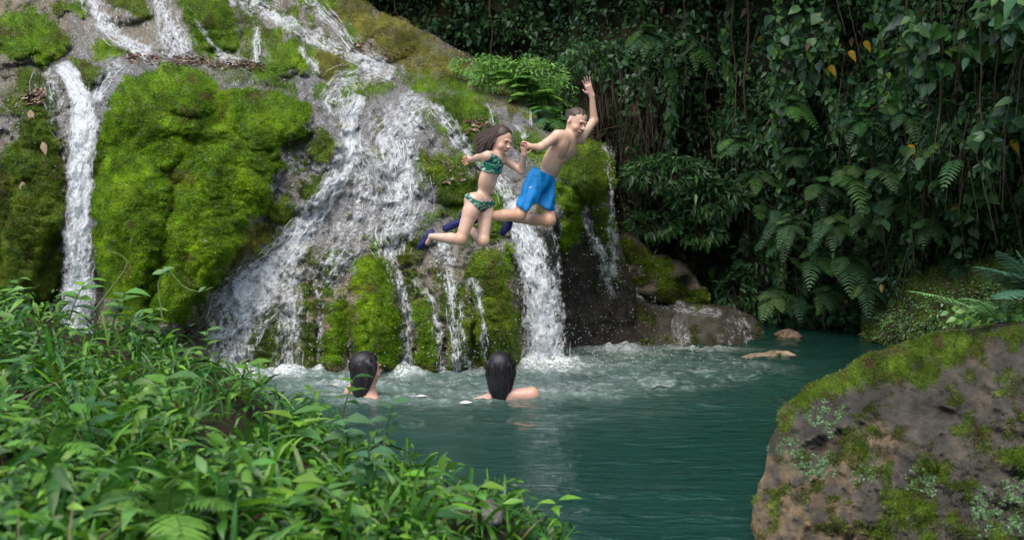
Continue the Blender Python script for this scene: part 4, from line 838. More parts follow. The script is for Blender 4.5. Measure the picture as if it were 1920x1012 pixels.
for (x, y, o, n, L, w) in ((1500, 290, .5, 7, .42, 'feathery fern in the upper middle of the gorge wall'), (1610, 230, .5, 6, .4, 'fern below the yellow leaves on the gorge wall'), (1380, 270, .5, 6, .4, 'fern hanging left of centre on the gorge wall'),
                           (1590, 330, .5, 8, .45, 'bushy fern half way up the wall above the pool\'s far end'), (1540, 350, .5, 6, .4, 'fern beside the long hanging root'), (1650, 320, .55, 7, .42, 'bright fern at mid height on the wall'),
                           (1560, 420, .5, 8, .42, 'fern over the orange patch of bare earth'), (1630, 410, .5, 8, .42, 'fern above the overgrown boulder'), (1680, 380, .5, 7, .4, 'fern right of the bright one at mid height'),
                           (1530, 480, .5, 8, .45, 'pale fern low on the wall over the water'), (1590, 490, .5, 8, .42, 'low fern between the pale fern and the overgrown boulder'), (1545, 545, .5, 7, .36, 'fern drooping just above the far water'), (1620, 540, .5, 7, .36, 'fern touching the left side of the overgrown boulder'),
                           (1450, 555, .6, 10, .5, 'wide spreading fern on the bank behind the ledge tip'), (1415, 330, .4, 6, .36, 'small fern above the dark hollow of the wall'), (1480, 200, .5, 6, .4, 'fern high on the wall among creepers'),
                           (1740, 420, .6, 7, .36, 'fern on the leafy bank at right'), (1300, 90, .5, 6, .45, 'dark palm-like fern at the top of the wall'), (1210, 70, .5, 7, .45, 'dark fern near the top centre'), (1480, 420, .5, 6, .36, 'fern beside the bent woody stem'),
                           (1700, 220, .6, 6, .32, 'fern among the broad creeper leaves'), (1500, 590, .6, 6, .3, 'tuft of fern at the waterline')):
    fern(GW.at([x], [y], o + .35)[0], n + 1, L * .95, w, FG, cols=[(.06, .135, .04), (.05, .115, .045), (.085, .18, .05)] if y > 250 else DARKG + MIDG[:1], arch=.8)
# ferns and weeds on the ridge end of the slope (behind the boy)
def slope_pt(x, y, o=.02): return SL.at([x], [y], o)[0]
for (x, y, n, L, w) in ((1000, 186, 9, .62, 'bright fern crowning the end of the ridge'), (960, 156, 9, .55, 'fern on the ridge left of the crowning fern'), (1022, 205, 8, .5, 'fern arching over the little dark fall behind the boy'), (920, 140, 7, .4, 'low fern on the ridge near the bare soil'), (985, 165, 8, .5, 'fern in the middle of the ridge clump')):
    fern(P(x, y + 4, 12.0), n, L * .72, w, 'ferns on the ridge', cols=[(.14, .32, .05), (.17, .36, .06), (.11, .26, .05)], facing=(.1, -.4, .5), arch=.55)
fern(P(1035, 225, 11.7), 8, .42, 'dark fern drooping over the hollow behind the boy', 'ferns on the ridge', cols=MIDG, facing=(.2, -.6, .1), arch=.9)
def leaf_cloud(name, label, cen, rad, n, L, ratio, cols, stem=True, cat='shrub', group=None, flat=.6, tmpl=OVATE, mat=None, updir=.3):
    cen = np.array(cen); root = empty(name, cen - np.array([0, 0, rad[2]]), label, cat, group)
    u = rand_unit(n) * RNG.uniform(.35, 1, (n, 1)) ** .5 * np.array(rad); k = fbm(u[:, 0] * 5 + cen[0], u[:, 2] * 5, u[:, 1] * 5, 2, 221) > -.25
    u = u[k]; m = len(u); T = nrmz(u / np.array(rad) * .7 + .6 * rand_unit(m) + np.array([0, -.2, -.25])); N = nrmz(np.array([0, -.5, flat]) + .6 * rand_unit(m))
    Ls = RNG.uniform(*L, m); V, Fq, Cc = scatter(tmpl, u + np.array([0, 0, rad[2]]), T, N, Ls, Ls * ratio, pick(cols, m, .3), droop=RNG.uniform(0, .4, m))
    new_obj('foliage', V, Fq, mat or M_leaf, root, Cc)
    if stem:
        parts = []
        for i in range(7):
            e = rand_unit(1)[0] * np.array(rad) * .8 + np.array([0, 0, rad[2]]); t = np.linspace(0, 1, 7)[:, None]
            pts = t * e + np.array([0, 0, 1]) * (t * (1 - t)) * rad[2] * .8 + np.cumsum(RNG.normal(0, .006, (7, 3)), 0)
            V, Fq = tube(pts, np.linspace(.010, .002, 7), 5); parts.append((V, Fq, V * 0))
        V, Fq, _ = cat_meshes(parts); new_obj('stem', V, Fq, M_stem, root)
    return root
SG = 'shrubs along the gorge'
leaf_cloud('shrub', 'dark rounded shrub at the top centre beyond the boy\'s hand', P(1110, 110, 13.6), (.42, .4, .26), 900, (.05, .09), .45, DARKG + MIDG, group=SG)
leaf_cloud('shrub', 'layered dark shrub spreading over the hollow right of the overhang', P(1245, 325, 13.2), (.62, .5, .22), 1500, (.06, .12), .35, DARKG + MIDG[:1], group=SG)
leaf_cloud('shrub', 'shrub with pointed leaves hanging at the top of the dark hollow', P(1330, 370, 13.2), (.5, .4, .24), 900, (.07, .13), .35, MIDG + DARKG, group=SG)
leaf_cloud('shrub', 'leafy branch low in the dark hollow behind the mossy boulder', P(1225, 420, 13.4), (.38, .3, .14), 420, (.07, .13), .38, MIDG, group=SG)
leaf_cloud('shrub', 'bright leafy twig in the middle of the dark hollow', P(1320, 430, 13.3), (.28, .25, .2), 380, (.07, .13), .4, MIDG + LITEG[:1], group=SG)
leaf_cloud('shrub', 'small bush at the back of the ledge tip', P(1385, 545, 13.6), (.3, .3, .26), 420, (.06, .1), .4, MIDG, group=SG)
leaf_cloud('shrub', 'leafy clump on the wall above the bank fern', P(1425, 480, 13.4), (.32, .3, .3), 420, (.06, .11), .4, MIDG + DARKG, group=SG)
leaf_cloud('shrub', 'bright herb clump at the left end of the ridge greenery', P(900, 124, 12.5), (.36, .3, .13), 1300, (.03, .07), .34, [(.14, .32, .05), (.12, .27, .05)], group=SG, stem=False, flat=1.1)
leaf_cloud('shrub', 'lush green weeds heaped along the ridge behind the children', P(965, 146, 12.3), (.62, .4, .24), 3600, (.03, .075), .3, [(.14, .32, .05), (.17, .36, .06), (.10, .25, .05)], group=SG, stem=False, flat=1.1)
leaf_cloud('shrub', 'leafy weeds at the right end of the ridge', P(1030, 178, 12.2), (.3, .3, .26), 1300, (.03, .075), .32, [(.13, .30, .05), (.09, .22, .05)], group=SG, stem=False, flat=1.1)
def frond_mass():
    parts = []; n = 420; px = RNG.uniform(1330, 1800, n); py = RNG.uniform(200, 600, n)
    for x_, y_ in zip(px, py):
        if fbm(np.array(x_ / 90), np.array(y_ / 90), 0, 2, 244) < -.1 or y_ > 640 - max(0, (x_ - 1600)) * .5 or y_ < 420 - (x_ - 1330) * .45: continue
        b = GW.at([x_], [y_], RNG.uniform(.4, .8))[0]; L = RNG.uniform(.18, .42)
        parts.append(frond_geo(b, nrmz(np.array([RNG.uniform(-1, 1), -.7, RNG.uniform(-.3, .5)])), L, L * .28, pick(DARKG + MIDG, 1)[0], RNG.uniform(.3, 1.), 14))
    V, Fq, Cc = cat_meshes(parts); tag(new_obj('fern_fronds', V, Fq, M_fern, None, Cc), 'countless drooping fern fronds across the lower middle of the gorge wall', 'ferns', kind='stuff')
frond_mass()
# ---- hanging vines, roots and climbers
VG = 'vines and roots hanging down the gorge wall'
def vine(pts_px, label, rad=.012, leaves=0, name='hanging_root', cols=MIDG, Ls=(.05, .09), off=.7, cat='vine', mat=None):
    q = np.array(pts_px, float); t = np.linspace(0, 1, len(q)); u = np.linspace(0, 1, max(14, len(q) * 6))
    x = np.interp(u, t, q[:, 0]); y = np.interp(u, t, q[:, 1]); x = x + 3.5 * fbm(u * 5, q[0, 0], 0, 3, 231)
    d = GW.look(GW.D, x, y); k = 9; d = np.convolve(np.pad(d, k, mode='edge'), np.ones(2 * k + 1) / (2 * k + 1), 'valid') - off
    pts = P(x, y, d); root = empty(name, pts[0], label, cat, VG)
    V, Fq = tube(pts - pts[0], np.linspace(rad, rad * .5, len(pts)), 5); new_obj('stem', V, Fq, mat or M_stem, root)
    if leaves:
        i = RNG.uniform(0, len(pts) - 1.01, leaves); a = i.astype(int); f = (i - a)[:, None]; p = (pts[a] * (1 - f) + pts[a + 1] * f) - pts[0] + RNG.normal(0, .03, (leaves, 3))
        L = RNG.uniform(*Ls, leaves); V, Fq, Cc = scatter(HEART, p, nrmz(np.array([0, -.3, -1]) + .6 * rand_unit(leaves)), nrmz(np.array([0, -1, .5]) + .6 * rand_unit(leaves)), L, L * .85, pick(cols, leaves), droop=.2)
        new_obj('foliage', V, Fq, M_leaf, root, Cc)
for a in (([(1378, -40), (1374, 60), (1380, 160), (1376, 240)], 'pale hanging root left of the mid wall ferns', .014), ([(1400, -40), (1402, 90), (1396, 200), (1405, 330), (1398, 520)], 'long pale root reaching from the top to the bank', .016),
          ([(1405, 400), (1398, 470), (1392, 560)], 'thin pale stem rising behind the ledge tip', .014), ([(1430, 400), (1450, 450), (1438, 500), (1410, 560), (1402, 590)], 'bent woody stem curving down to the bank behind the ledge', .020),
          ([(1840, -40), (1838, 120), (1842, 230)], 'dangling root bundle near the right edge, left strand', .012), ([(1870, -40), (1872, 60), (1866, 180), (1880, 260)], 'dangling root near the right edge, right strand', .012), ([(1700, -40), (1705, 110), (1698, 210)], 'dangling root among the broad leaves', .010),
          ([(1730, 290), (1734, 370), (1728, 440)], 'short woody root above the overgrown boulder', .018), ([(1715, 290), (1704, 350), (1712, 420)], 'thin woody root left of the short one', .012), ([(1545, -40), (1540, 90), (1548, 170)], 'thin root hanging near the yellow leaves', .010),
          ([(1110, 150), (1125, 240), (1118, 330)], 'dead brown root hanging behind the raised hand', .010), ([(1150, 150), (1160, 230), (1148, 320)], 'dead brown root right of the raised hand', .010), ([(1180, 160), (1172, 260), (1190, 340)], 'dead root further right of the raised hand', .008), ([(1215, 140), (1222, 240), (1212, 300)], 'dead root above the layered dark shrub', .008),
          ([(921, -40), (922, 40), (920, 110)], 'straight thin trunk rising behind the ridge', .020), ([(735, -30), (742, 20), (760, 50)], 'arched twig over the ridge crest', .010), ([(1280, -40), (1290, 80), (1276, 220)], 'dark vine left of centre', .009), ([(1240, 420), (1246, 500), (1240, 560)], 'bare stem in the dark hollow', .009), ([(1300, 460), (1306, 520), (1298, 580)], 'bare stem behind the mossy boulder', .009),
          ([(1060, 262), (1110, 250), (1160, 236), (1205, 232)], 'thin dry twig sticking out over the mossy overhang', .007), ([(1330, 60), (1322, 180), (1334, 300)], 'brown root left of the long pale root', .009), ([(1762, -40), (1768, 120), (1760, 260), (1770, 330)], 'slender root down the middle of the broad leaves', .009)):
    vine(*a, mat=None)
for a in (([(1460, -30), (1462, 100), (1456, 210), (1466, 330), (1458, 470)], 'leafy climber trailing down the middle of the wall', .008, 190), ([(1365, 0), (1360, 100), (1372, 190)], 'leafy climber left of the pale root', .008, 90), ([(1660, 0), (1652, 100), (1664, 200)], 'leafy climber among the upper right creepers', .008, 70), ([(1455, 440), (1462, 520), (1452, 590)], 'small leaved climber reaching down to the water', .006, 120), ([(1250, 100), (1262, 200), (1250, 290)], 'leafy climber above the layered shrub', .007, 110), ([(1560, 60), (1552, 160), (1566, 260)], 'leafy climber beneath the yellow leaves', .007, 90)):
    vine(a[0], a[1], a[2], a[3], name='climbing_vine', cols=MIDG + LITEG[:1])
# tangles of fine dead roots
def fine_roots(name, label, n, box, Lr, cols, off=(.2, .6)):
    px = RNG.uniform(box[0], box[1], n); py = RNG.uniform(box[2], box[3], n); p = GW.at(px, py, RNG.uniform(*off, n)); L = RNG.uniform(*Lr, n)
    V, Fq, Cc = scatter([(0, 1), (.3, 1), (.6, .9), (1, .4)], p, nrmz(np.array([0, 0, -1]) + .28 * rand_unit(n)), np.tile([0., -1, 0], (n, 1)), L, RNG.uniform(.003, .007, n), pick(cols, n), droop=RNG.uniform(-.1, .1, n), fold=.5)
    tag(new_obj(name, V, Fq, M_dead, None, Cc), label, 'roots', kind='stuff')
BR = [(.12, .085, .06), (.08, .055, .04), (.17, .14, .10)]
fine_roots('dangling_roots', 'tangle of fine dead roots behind the raised hand', 420, (1090, 1260, 120, 360), (.2, .6), BR)
fine_roots('dangling_roots', 'fine aerial roots trailing through the whole gorge wall', 230, (1250, 1950, -40, 480), (.3, 1.), BR)
fine_roots('dangling_roots', 'fine roots hanging in the dark hollow', 160, (1180, 1440, 380, 560), (.2, .6), [(.05, .04, .03)])
# overgrown boulder: carpet of tiny leaves, and long ferns at the right edge
px, py = HUMP.sample(26000, None, (1610, 1960, 430, 650)); n = len(px); p = HUMP.at(px, py, .02 + RNG.uniform(0, .05, n)); Nn = nrmz(HUMP.look(HUMP.N, px, py))
V, Fq, Cc = scatter(SMALL, p, rand_unit(n) + np.array([0, -.3, -.3]), Nn + .5 * rand_unit(n), RNG.uniform(.02, .04, n), RNG.uniform(.015, .03, n), pick([(.12, .23, .05), (.16, .28, .06), (.09, .17, .05), (.19, .33, .13), (.12, .07, .04)], n, .35) * (1 + .5 * np.clip(fbm(px / 30, py / 30, 0, 3, 241), -1, 1)[:, None]), droop=.2)
o = new_obj('leaf_cover', V, Fq, M_leaf, HUMP.obj, Cc); o['kind'] = 'stuff'
def long_fern(label, px, py, d, fr, cols):
    root = empty('fern', P(px, py, d), label, 'fern', 'long ferns at the right edge'); b = P(px, py, d)
    for (ex, ey, ed, arch, w) in fr:
        e = P(ex, ey, ed) - b; L = np.linalg.norm(e); e = e + np.array([0, 0, L * arch])
        V, Fq, Cc = frond_geo(np.zeros(3), e / np.linalg.norm(e), np.linalg.norm(e), L * w, np.array(pick(cols, 1)[0]), arch * L / np.linalg.norm(e), 34)
        new_obj('frond', V, Fq, M_fern, root, Cc)
long_fern('big bluish green fern with long arching fronds at the right edge', 1960, 560, 7.0, [(1825, 500, 6.6, .25, .22), (1838, 520, 6.8, .2, .22), (1870, 470, 6.8, .25, .24), (1905, 468, 7.1, .3, .24), (1870, 560, 6.4, .25, .2), (1990, 470, 7.0, .3, .24)], [(.06, .14, .08), (.05, .12, .06)])
long_fern('light green fern frond reaching left over the overgrown boulder', 1870, 600, 6.6, [(1700, 545, 6.5, .22, .16), (1800, 560, 6.2, .3, .16)], [(.13, .27, .09)])
leaf_cloud('weed', 'pale leafy weeds in the gap between the near boulder and the overgrown one', P(1880, 590, 6.9), (.35, .2, .06), 500, (.03, .07), .6, LITEG, stem=False, cat='weed')

# brown litter on the ledges
def litter(label, poly, n, s, R=SL):
    xs = [p[0] for p in poly]; ys = [p[1] for p in poly]; A = polymask(R.X, R.Y, poly, 3) * R.need
    px, py = R.sample(n, A, (min(xs), max(xs), min(ys), max(ys))); m = len(px)
    V, Fq, Cc = scatter(OVATE, R.at(px, py, .03), rand_unit(m) * np.array([1, 1, .15]), nrmz(R.look(R.N, px, py)) + .35 * rand_unit(m), RNG.uniform(.035, .08, m), RNG.uniform(.02, .05, m), pick([(.10, .06, .04), (.16, .10, .07), (.06, .045, .04), (.25, .19, .14)], m), droop=.3)
    tag(new_obj('fallen_leaves', V, Fq, M_dead, None, Cc), label, 'dead leaves', kind='stuff')
litter('row of brown dead leaves along the upper left ledge', [(240, 100), (330, 106), (450, 112), (500, 122), (490, 130), (330, 122), (240, 116)], 900, 1)
litter('dead leaves stuck on the tan rock left of the tall waterfall', [(48, 170), (85, 165), (80, 195), (50, 195)], 160, 2)
litter('patch of dead leaves on the bright moss above the girl', [(872, 225), (910, 222), (912, 240), (880, 248)], 120, 3)
litter('dry leaf litter on the soil near the ridge crest', [(700, 15), (900, 110), (930, 130), (880, 118), (690, 60), (640, 90), (700, 110), (820, 130), (800, 60)], 500, 4)
litter('scattered leaves on the dark moss strip', [(790, 250), (890, 330), (900, 380), (820, 330)], 70, 5)
for (x, y, w) in ((56, 212, 'curled tan leaf on the rock left of the tall waterfall'), (80, 272, 'pale wet leaf stuck on the dark moss beside the tall waterfall'), (41, 346, 'pale twisted leaf stuck lower on the dark left moss'), (352, 370, None)):
    if w:
        V, Fq, Cc = scatter(OVATE, SL.at([x], [y - 6], .04), np.array([[.3, -.2, -.9]]), np.array([[0, -1., .4]]), .13, .07, np.array([[.32, .24, .16]]), droop=.1); tag(new_obj('dead_leaf', V, Fq, M_dead, None, Cc), w, 'leaf')
V, Fq, Cc = scatter(OVATE, P([862], [760.5], dwater(760.5)) + np.array([[0, 0, .02]]), np.array([[1, .05, .03]]), np.array([[0., -.3, 1]]), .085, .045, np.array([[.7, .7, .62]]), droop=0); tag(new_obj('floating_leaf', V, Fq, M_dead, None, Cc), 'small white leaf floating in front of the right swimmer', 'leaf')
V, Fq, Cc = scatter(OVATE, P([780], [748], dwater(748)) + np.array([[0, 0, .02]]), np.array([[1, .05, .03]]), np.array([[0., -.3, 1]]), .08, .035, np.array([[.6, .6, .55]]), droop=0); tag(new_obj('floating_leaf', V, Fq, M_dead, None, Cc), 'pale leaf floating between the two swimmers', 'leaf')

# ------------------------------------------------------------------ near bank, lower left
BK = Relief('bank', [(-900, 560), (0, 580), (90, 600), (180, 625), (300, 660), (420, 700), (520, 765), (640, 835), (760, 885), (880, 930), (980, 975), (1060, 1050), (1120, 1500), (-900, 1500)], 12,
    [(-900, 560, 4.6), (0, 560, 4.6), (200, 600, 4.4), (400, 650, 4.3), (600, 770, 4.1), (800, 870, 3.8), (1000, 970, 3.5), (1100, 1060, 3.2), (0, 700, 3.5), (400, 750, 3.6), (0, 850, 2.7), (400, 850, 2.95), (700, 900, 3.2), (0, 1012, 2.2), (400, 1012, 2.3), (800, 1012, 2.7), (0, 1500, 1.3), (600, 1500, 1.4), (1100, 1500, 1.8), (-900, 1500, 1.2), (-900, 900, 2.5)],
    rough(120, .10, 250), lambda X, Y, D: (np.array([.05, .04, .025]) * (1 + .5 * fbm(X / 30, Y / 30, 0, 3, 251))[..., None], 0 * X, 0 * X + 1.), M_earth, curl=.35, edge=50, back=.45, jit=8, seed=25, free=lambda X, Y: 1.0 * (Y < 1100))
tag(BK.obj, kind='structure')
HG = [(.036, .13, .007), (.06, .175, .011), (.028, .10, .009), (.095, .225, .012), (.036, .13, .022)]
HL = [(.12, .29, .02), (.10, .25, .045), (.16, .33, .03)]
def blades(name, label, n, L, Wd, cols, box, dens=None, droop=(.2, .8), kind='stuff', low_=.0):
    px, py = BK.sample(n, None if dens is None else dens, box); m = len(px); p = BK.at(px, py, 0)
    g = fbm(px / 70, py / 55, 2, 3, 263 + n % 7); k = RNG.uniform(0, 1, m) < sstep(-.25, .2, g); px, py, p = px[k], py[k], p[k]; m = len(px)
    T = nrmz(np.array([.12, -.25, .9]) + .75 * rand_unit(m)); T[:, 2] = np.abs(T[:, 2]) + low_; T = nrmz(T)
    l = RNG.uniform(*L, m); V, Fq, Cc = scatter(BLADE, p, T, rand_unit(m) + np.array([0, -.6, .4]), l, RNG.uniform(*Wd, m), pick(cols, m, .35), droop=RNG.uniform(*droop, m), fold=.3, tipc=1.25)
    return tag(new_obj(name, V, Fq, M_herb, None, Cc), label, 'grass', kind=kind)
BX = (-620, 1120, 530, 1200)
blades('grass', 'dense fine grass covering the near bank', 26000, (.05, .13), (.005, .010), HG + HL[:1], BX)
blades('grass', 'broad bladed grass arching over the near bank', 9500, (.13, .33), (.009, .017), HG, BX, droop=(.4, 1.))
def weeds(name, label, n, L, ratio, cols, box, rise=(.02, .12), tmpl=OVATE):
    px, py = BK.sample(n, None, box); m = len(px); g = fbm(px / 60, py / 60, 0, 3, 261); k = RNG.uniform(0, 1, m) < sstep(-.15, .35, g); px, py = px[k], py[k]; m = len(px)
    p = BK.at(px, py, 0) + np.array([0, -.3, 1.]) * RNG.uniform(*rise, m)[:, None]
    T = nrmz(rand_unit(m) * np.array([1, 1, .35]) + np.array([0, -.2, .1])); N = nrmz(np.array([0, -.35, 1.]) + .45 * rand_unit(m)); l = RNG.uniform(*L, m)
    V, Fq, Cc = scatter(tmpl, p, T, N, l, l * ratio, pick(cols, m, .3), droop=RNG.uniform(.1, .7, m), fold=.22)
    return tag(new_obj(name, V, Fq, M_herb, None, Cc), label, 'weeds', kind='stuff')
weeds('weed_leaves', 'small leaved weeds mixed in the grass of the near bank', 21000, (.018, .048), .45, HG + HL, BX, rise=(.0, .10))
weeds('weed_leaves', 'larger pointed leaves of creeping weeds on the near bank', 2500, (.045, .09), .36, HG + HL[:2], BX, rise=(.04, .15))
fine = blades('grass', 'pale dry straw among the near grass', 260, (.10, .22), (.003, .006), [(.25, .2, .10), (.18, .13, .07)], BX, droop=(.0, .4))
# weeds one can point at: stem + leaves
def herb(label, base, h, nl, L, ratio, cols, lean=(0, 0, 0), group='leafy weeds on the near bank', crown=False, start=.35):
    root = empty('weed', base, label, 'weed', group); t = np.linspace(0, 1, 10)[:, None]
    pts = t * np.array([lean[0], lean[1], h]) + t ** 2 * np.array([lean[0], lean[1], 0]) * .6; V, Fq = tube(pts, np.linspace(.0035, .0015, 10), 5); new_obj('stem', V, Fq, M_green_stem, root)
    for i in range(nl):
        u = 1 - (1 - start) * (i / max(1, nl)) if not crown else RNG.uniform(.9, 1); k = int(u * 9); a = i * 2.4 + RNG.uniform(-.3, .3)
        T = nrmz(np.array([[math.cos(a), math.sin(a) * .8 - .15, .25 + .3 * (u - .5)]])); l = L * RNG.uniform(.75, 1.15)
        V, Fq, Cc = scatter(OVATE, pts[k][None], T, np.array([[0, -.25, 1.]]) + .15 * rand_unit(1), l, l * ratio, pick(cols, 1), droop=RNG.uniform(.2, .5), fold=.18)
        new_obj('leaf', V, Fq, M_herb, root, Cc)
def bp(x, y, o=0): return BK.at([x], [y], o)[0]
for (x, y, h, nl, L, r, cs, ln, lab) in (
    (392, 700, .16, 7, .085, .5, HL, (.0, -.02, 0), 'tall sprig with paddle leaves standing against the white water'),
    (720, 850, .18, 8, .08, .6, [(.09, .2, .09)], (.02, -.02, 0), 'bluish green herb with round leaves near the right side of the bank'),
    (655, 870, .15, 8, .09, .62, [(.10, .22, .09)], (.0, -.05, 0), 'round leaved herb left of the bluish green one'),
    (700, 930, .14, 8, .09, .62, [(.08, .19, .08)], (.0, -.06, 0), 'round leaved herb below the bluish green one'),
    (560, 850, .14, 8, .11, .42, HL, (.0, -.06, 0), 'weed with light pointed leaves at the centre of the bank'),
    (330, 790, .14, 8, .11, .45, HL, (.0, -.06, 0), 'weed with light pointed leaves left of centre on the bank'),
    (130, 600, .16, 9, .10, .5, HL, (.05, -.02, 0), 'weed with broad leaves on the bank top under the tall waterfall'),
    (210, 615, .14, 9, .10, .5, HL, (.04, -.02, 0), 'weed with broad leaves just right of the tall waterfall'),
    (40, 590, .15, 8, .09, .5, HG, (.0, -.02, 0), 'leafy weed at the top left corner of the bank'),
    (265, 640, .13, 7, .09, .5, HL, (.04, -.02, 0), 'weed at the shoulder of the bank above the grass'),
    (560, 980, .12, 8, .11, .4, HL, (.0, -.05, 0), 'bright weed at the bottom centre of the bank'),
    (880, 985, .12, 8, .08, .5, HL, (.02, -.03, 0), 'yellowish green weed at the bottom right of the bank'),
    (800, 960, .12, 8, .07, .5, HL, (.0, -.03, 0), 'small clustered weed beside the grey stone'),
    (640, 790, .16, 6, .08, .4, HG, (.03, .0, 0), 'upright sprig on the bank edge in front of the left swimmer'),
    (1010, 1000, .12, 6, .08, .35, HL, (.04, -.02, 0), 'last sprig at the right tip of the bank'),
    (180, 860, .14, 8, .10, .42, HG, (.0, -.05, 0), 'dark green weed in the lower left grass'),
    (450, 760, .14, 8, .09, .45, HL, (.02, -.03, 0), 'weed in front of the scattered rivulets')):
    herb(lab, bp(x, y), h, nl, L, r, cs, ln)
for (x, y, n, L, lab) in ((330, 1010, 4, .26, 'light green fern at the bottom edge of the bank'), (235, 960, 5, .2, 'soft fern in the lower left of the bank'), (120, 880, 4, .2, 'pale fern frond tuft at the left of the bank')):
    fern(bp(x, y, .03) + np.array([0, -.05, .05]), n, L, lab, 'ferns on the near bank', cols=[(.09, .22, .03), (.11, .25, .04)], facing=(.2, -.5, .6), width=.28, arch=.5)
# curling tendril above the bank
tp = np.array([(365, 640), (330, 560), (300, 520), (330, 500), (345, 540), (385, 545), (400, 535)], float)
for (pp, lab) in (([(305, 600), (295, 530), (312, 500), (345, 540), (375, 548), (400, 538)], 'thin tendril curling over the water beside the mossy mound'), ([(178, 580), (232, 510), (240, 490), (225, 476), (200, 470)], 'faint hooked tendril in front of the mossy mound')):
    q = np.array(pp, float); u = np.linspace(0, 1, 40); t = np.linspace(0, 1, len(q)); cs_ = np.stack([np.interp(u, t, q[:, 0]), np.interp(u, t, q[:, 1])], 1)
    for _ in range(4): cs_[1:-1] = (cs_[:-2] + cs_[1:-1] + cs_[2:]) / 3
    V, Fq = tube(P(cs_[:, 0], cs_[:, 1], 3.9), np.linspace(.003, .0012, 40), 5)
    o = tag(new_obj('tendril', V, Fq, plain('tendril_green', (.13, .20, .05), .6)), lab, 'vine')
    if pp[0][0] == 305:
        for lx, ly, td, ll in ((285, 514, [1., 0, .3], .07), (300, 512, [.9, .1, .6], .06), (372, 548, [.8, 0, .8], .04)):
            V, Fq, Cc = scatter(OVATE, P([lx], [ly], 3.9), np.array([td]), np.array([[0, -.6, 1.]]), ll, ll * .5, np.array([[.13, .27, .08]]), droop=.2); new_obj('leaf', V, Fq, M_herb, o, Cc)
# half buried grey stone in the bank
ST = Relief('rock', [(850, 925), (885, 918), (920, 930), (945, 955), (940, 985), (880, 990), (850, 965)], 2.5, [(850, 925, 3.38), (920, 930, 3.38), (900, 960, 3.1), (940, 985, 3.1), (860, 985, 3.1)], rough(20, .02, 270), rock_cols((.2, .18, .15), (.1, .14, .03), lambda X, Y: sstep(.1, .5, noisy(X, Y, 271, 14))), M_rock, curl=.1, edge=14, back=.15, jit=2, seed=27)
tag(ST.obj, 'grey stone half buried in the grass of the near bank', 'rock')
# ------------------------------------------------------------------ people: signed distance fields meshed as one skin
class Field:
    def __init__(s, lo, hi, h):
        s.lo = np.array(lo, float); s.h = h; s.n = np.ceil((np.array(hi) - s.lo) / h).astype(int) + 1
        s.G = np.full(s.n, .08, np.float32)
        s.ax = [s.lo[i] + np.arange(s.n[i]) * h for i in range(3)]
    def sub(s, a, b, pad):
        i0 = np.clip(np.floor((np.array(a) - pad - s.lo) / s.h).astype(int), 0, s.n - 1); i1 = np.clip(np.ceil((np.array(b) + pad - s.lo) / s.h).astype(int) + 1, 1, s.n)
        sl = tuple(slice(i0[i], i1[i]) for i in range(3))
        X, Y, Z = np.meshgrid(s.ax[0][sl[0]], s.ax[1][sl[1]], s.ax[2][sl[2]], indexing='ij', sparse=True); return sl, X, Y, Z
    def add(s, sl, d, k):
        g = s.G[sl]; 
        if k > 0: hh = np.clip(.5 + .5 * (g - d) / k, 0, 1); s.G[sl] = g * (1 - hh) + d * hh - k * hh * (1 - hh)
        else: s.G[sl] = np.minimum(g, d)
    def cone(s, a, b, ra, rb, k=.02):
        a, b = np.array(a, float), np.array(b, float); r = max(ra, rb)
        sl, X, Y, Z = s.sub(np.minimum(a, b) - r, np.maximum(a, b) + r, .05)
        v = b - a; L = v @ v + 1e-9; t = np.clip(((X - a[0]) * v[0] + (Y - a[1]) * v[1] + (Z - a[2]) * v[2]) / L, 0, 1)
        d = np.sqrt((X - a[0] - t * v[0]) ** 2 + (Y - a[1] - t * v[1]) ** 2 + (Z - a[2] - t * v[2]) ** 2) - (ra + (rb - ra) * t)
        s.add(sl, d.astype(np.float32), k)
    def ell(s, c, r, R=None, k=.02, sub=False):
        """R: rows = axes"""
        c = np.array(c, float); r = np.array(r, float); m = r.max(); sl, X, Y, Z = s.sub(c - m, c + m, .05); R = np.eye(3) if R is None else np.array(R)
        q = [((X - c[0]) * R[i, 0] + (Y - c[1]) * R[i, 1] + (Z - c[2]) * R[i, 2]) / r[i] for i in range(3)]
        k0 = np.sqrt(q[0] ** 2 + q[1] ** 2 + q[2] ** 2); k1 = np.sqrt((q[0] / r[0]) ** 2 + (q[1] / r[1]) ** 2 + (q[2] / r[2]) ** 2) + 1e-6
        d = (k0 * (k0 - 1) / k1).astype(np.float32)
        if sub:
            g = s.G[sl]; hh = np.clip(.5 - .5 * (g + d) / max(k, 1e-4), 0, 1); s.G[sl] = g * (1 - hh) - d * hh + k * hh * (1 - hh)
        else: s.add(sl, d, k)
    def pts(s): return np.meshgrid(*s.ax, indexing='ij')
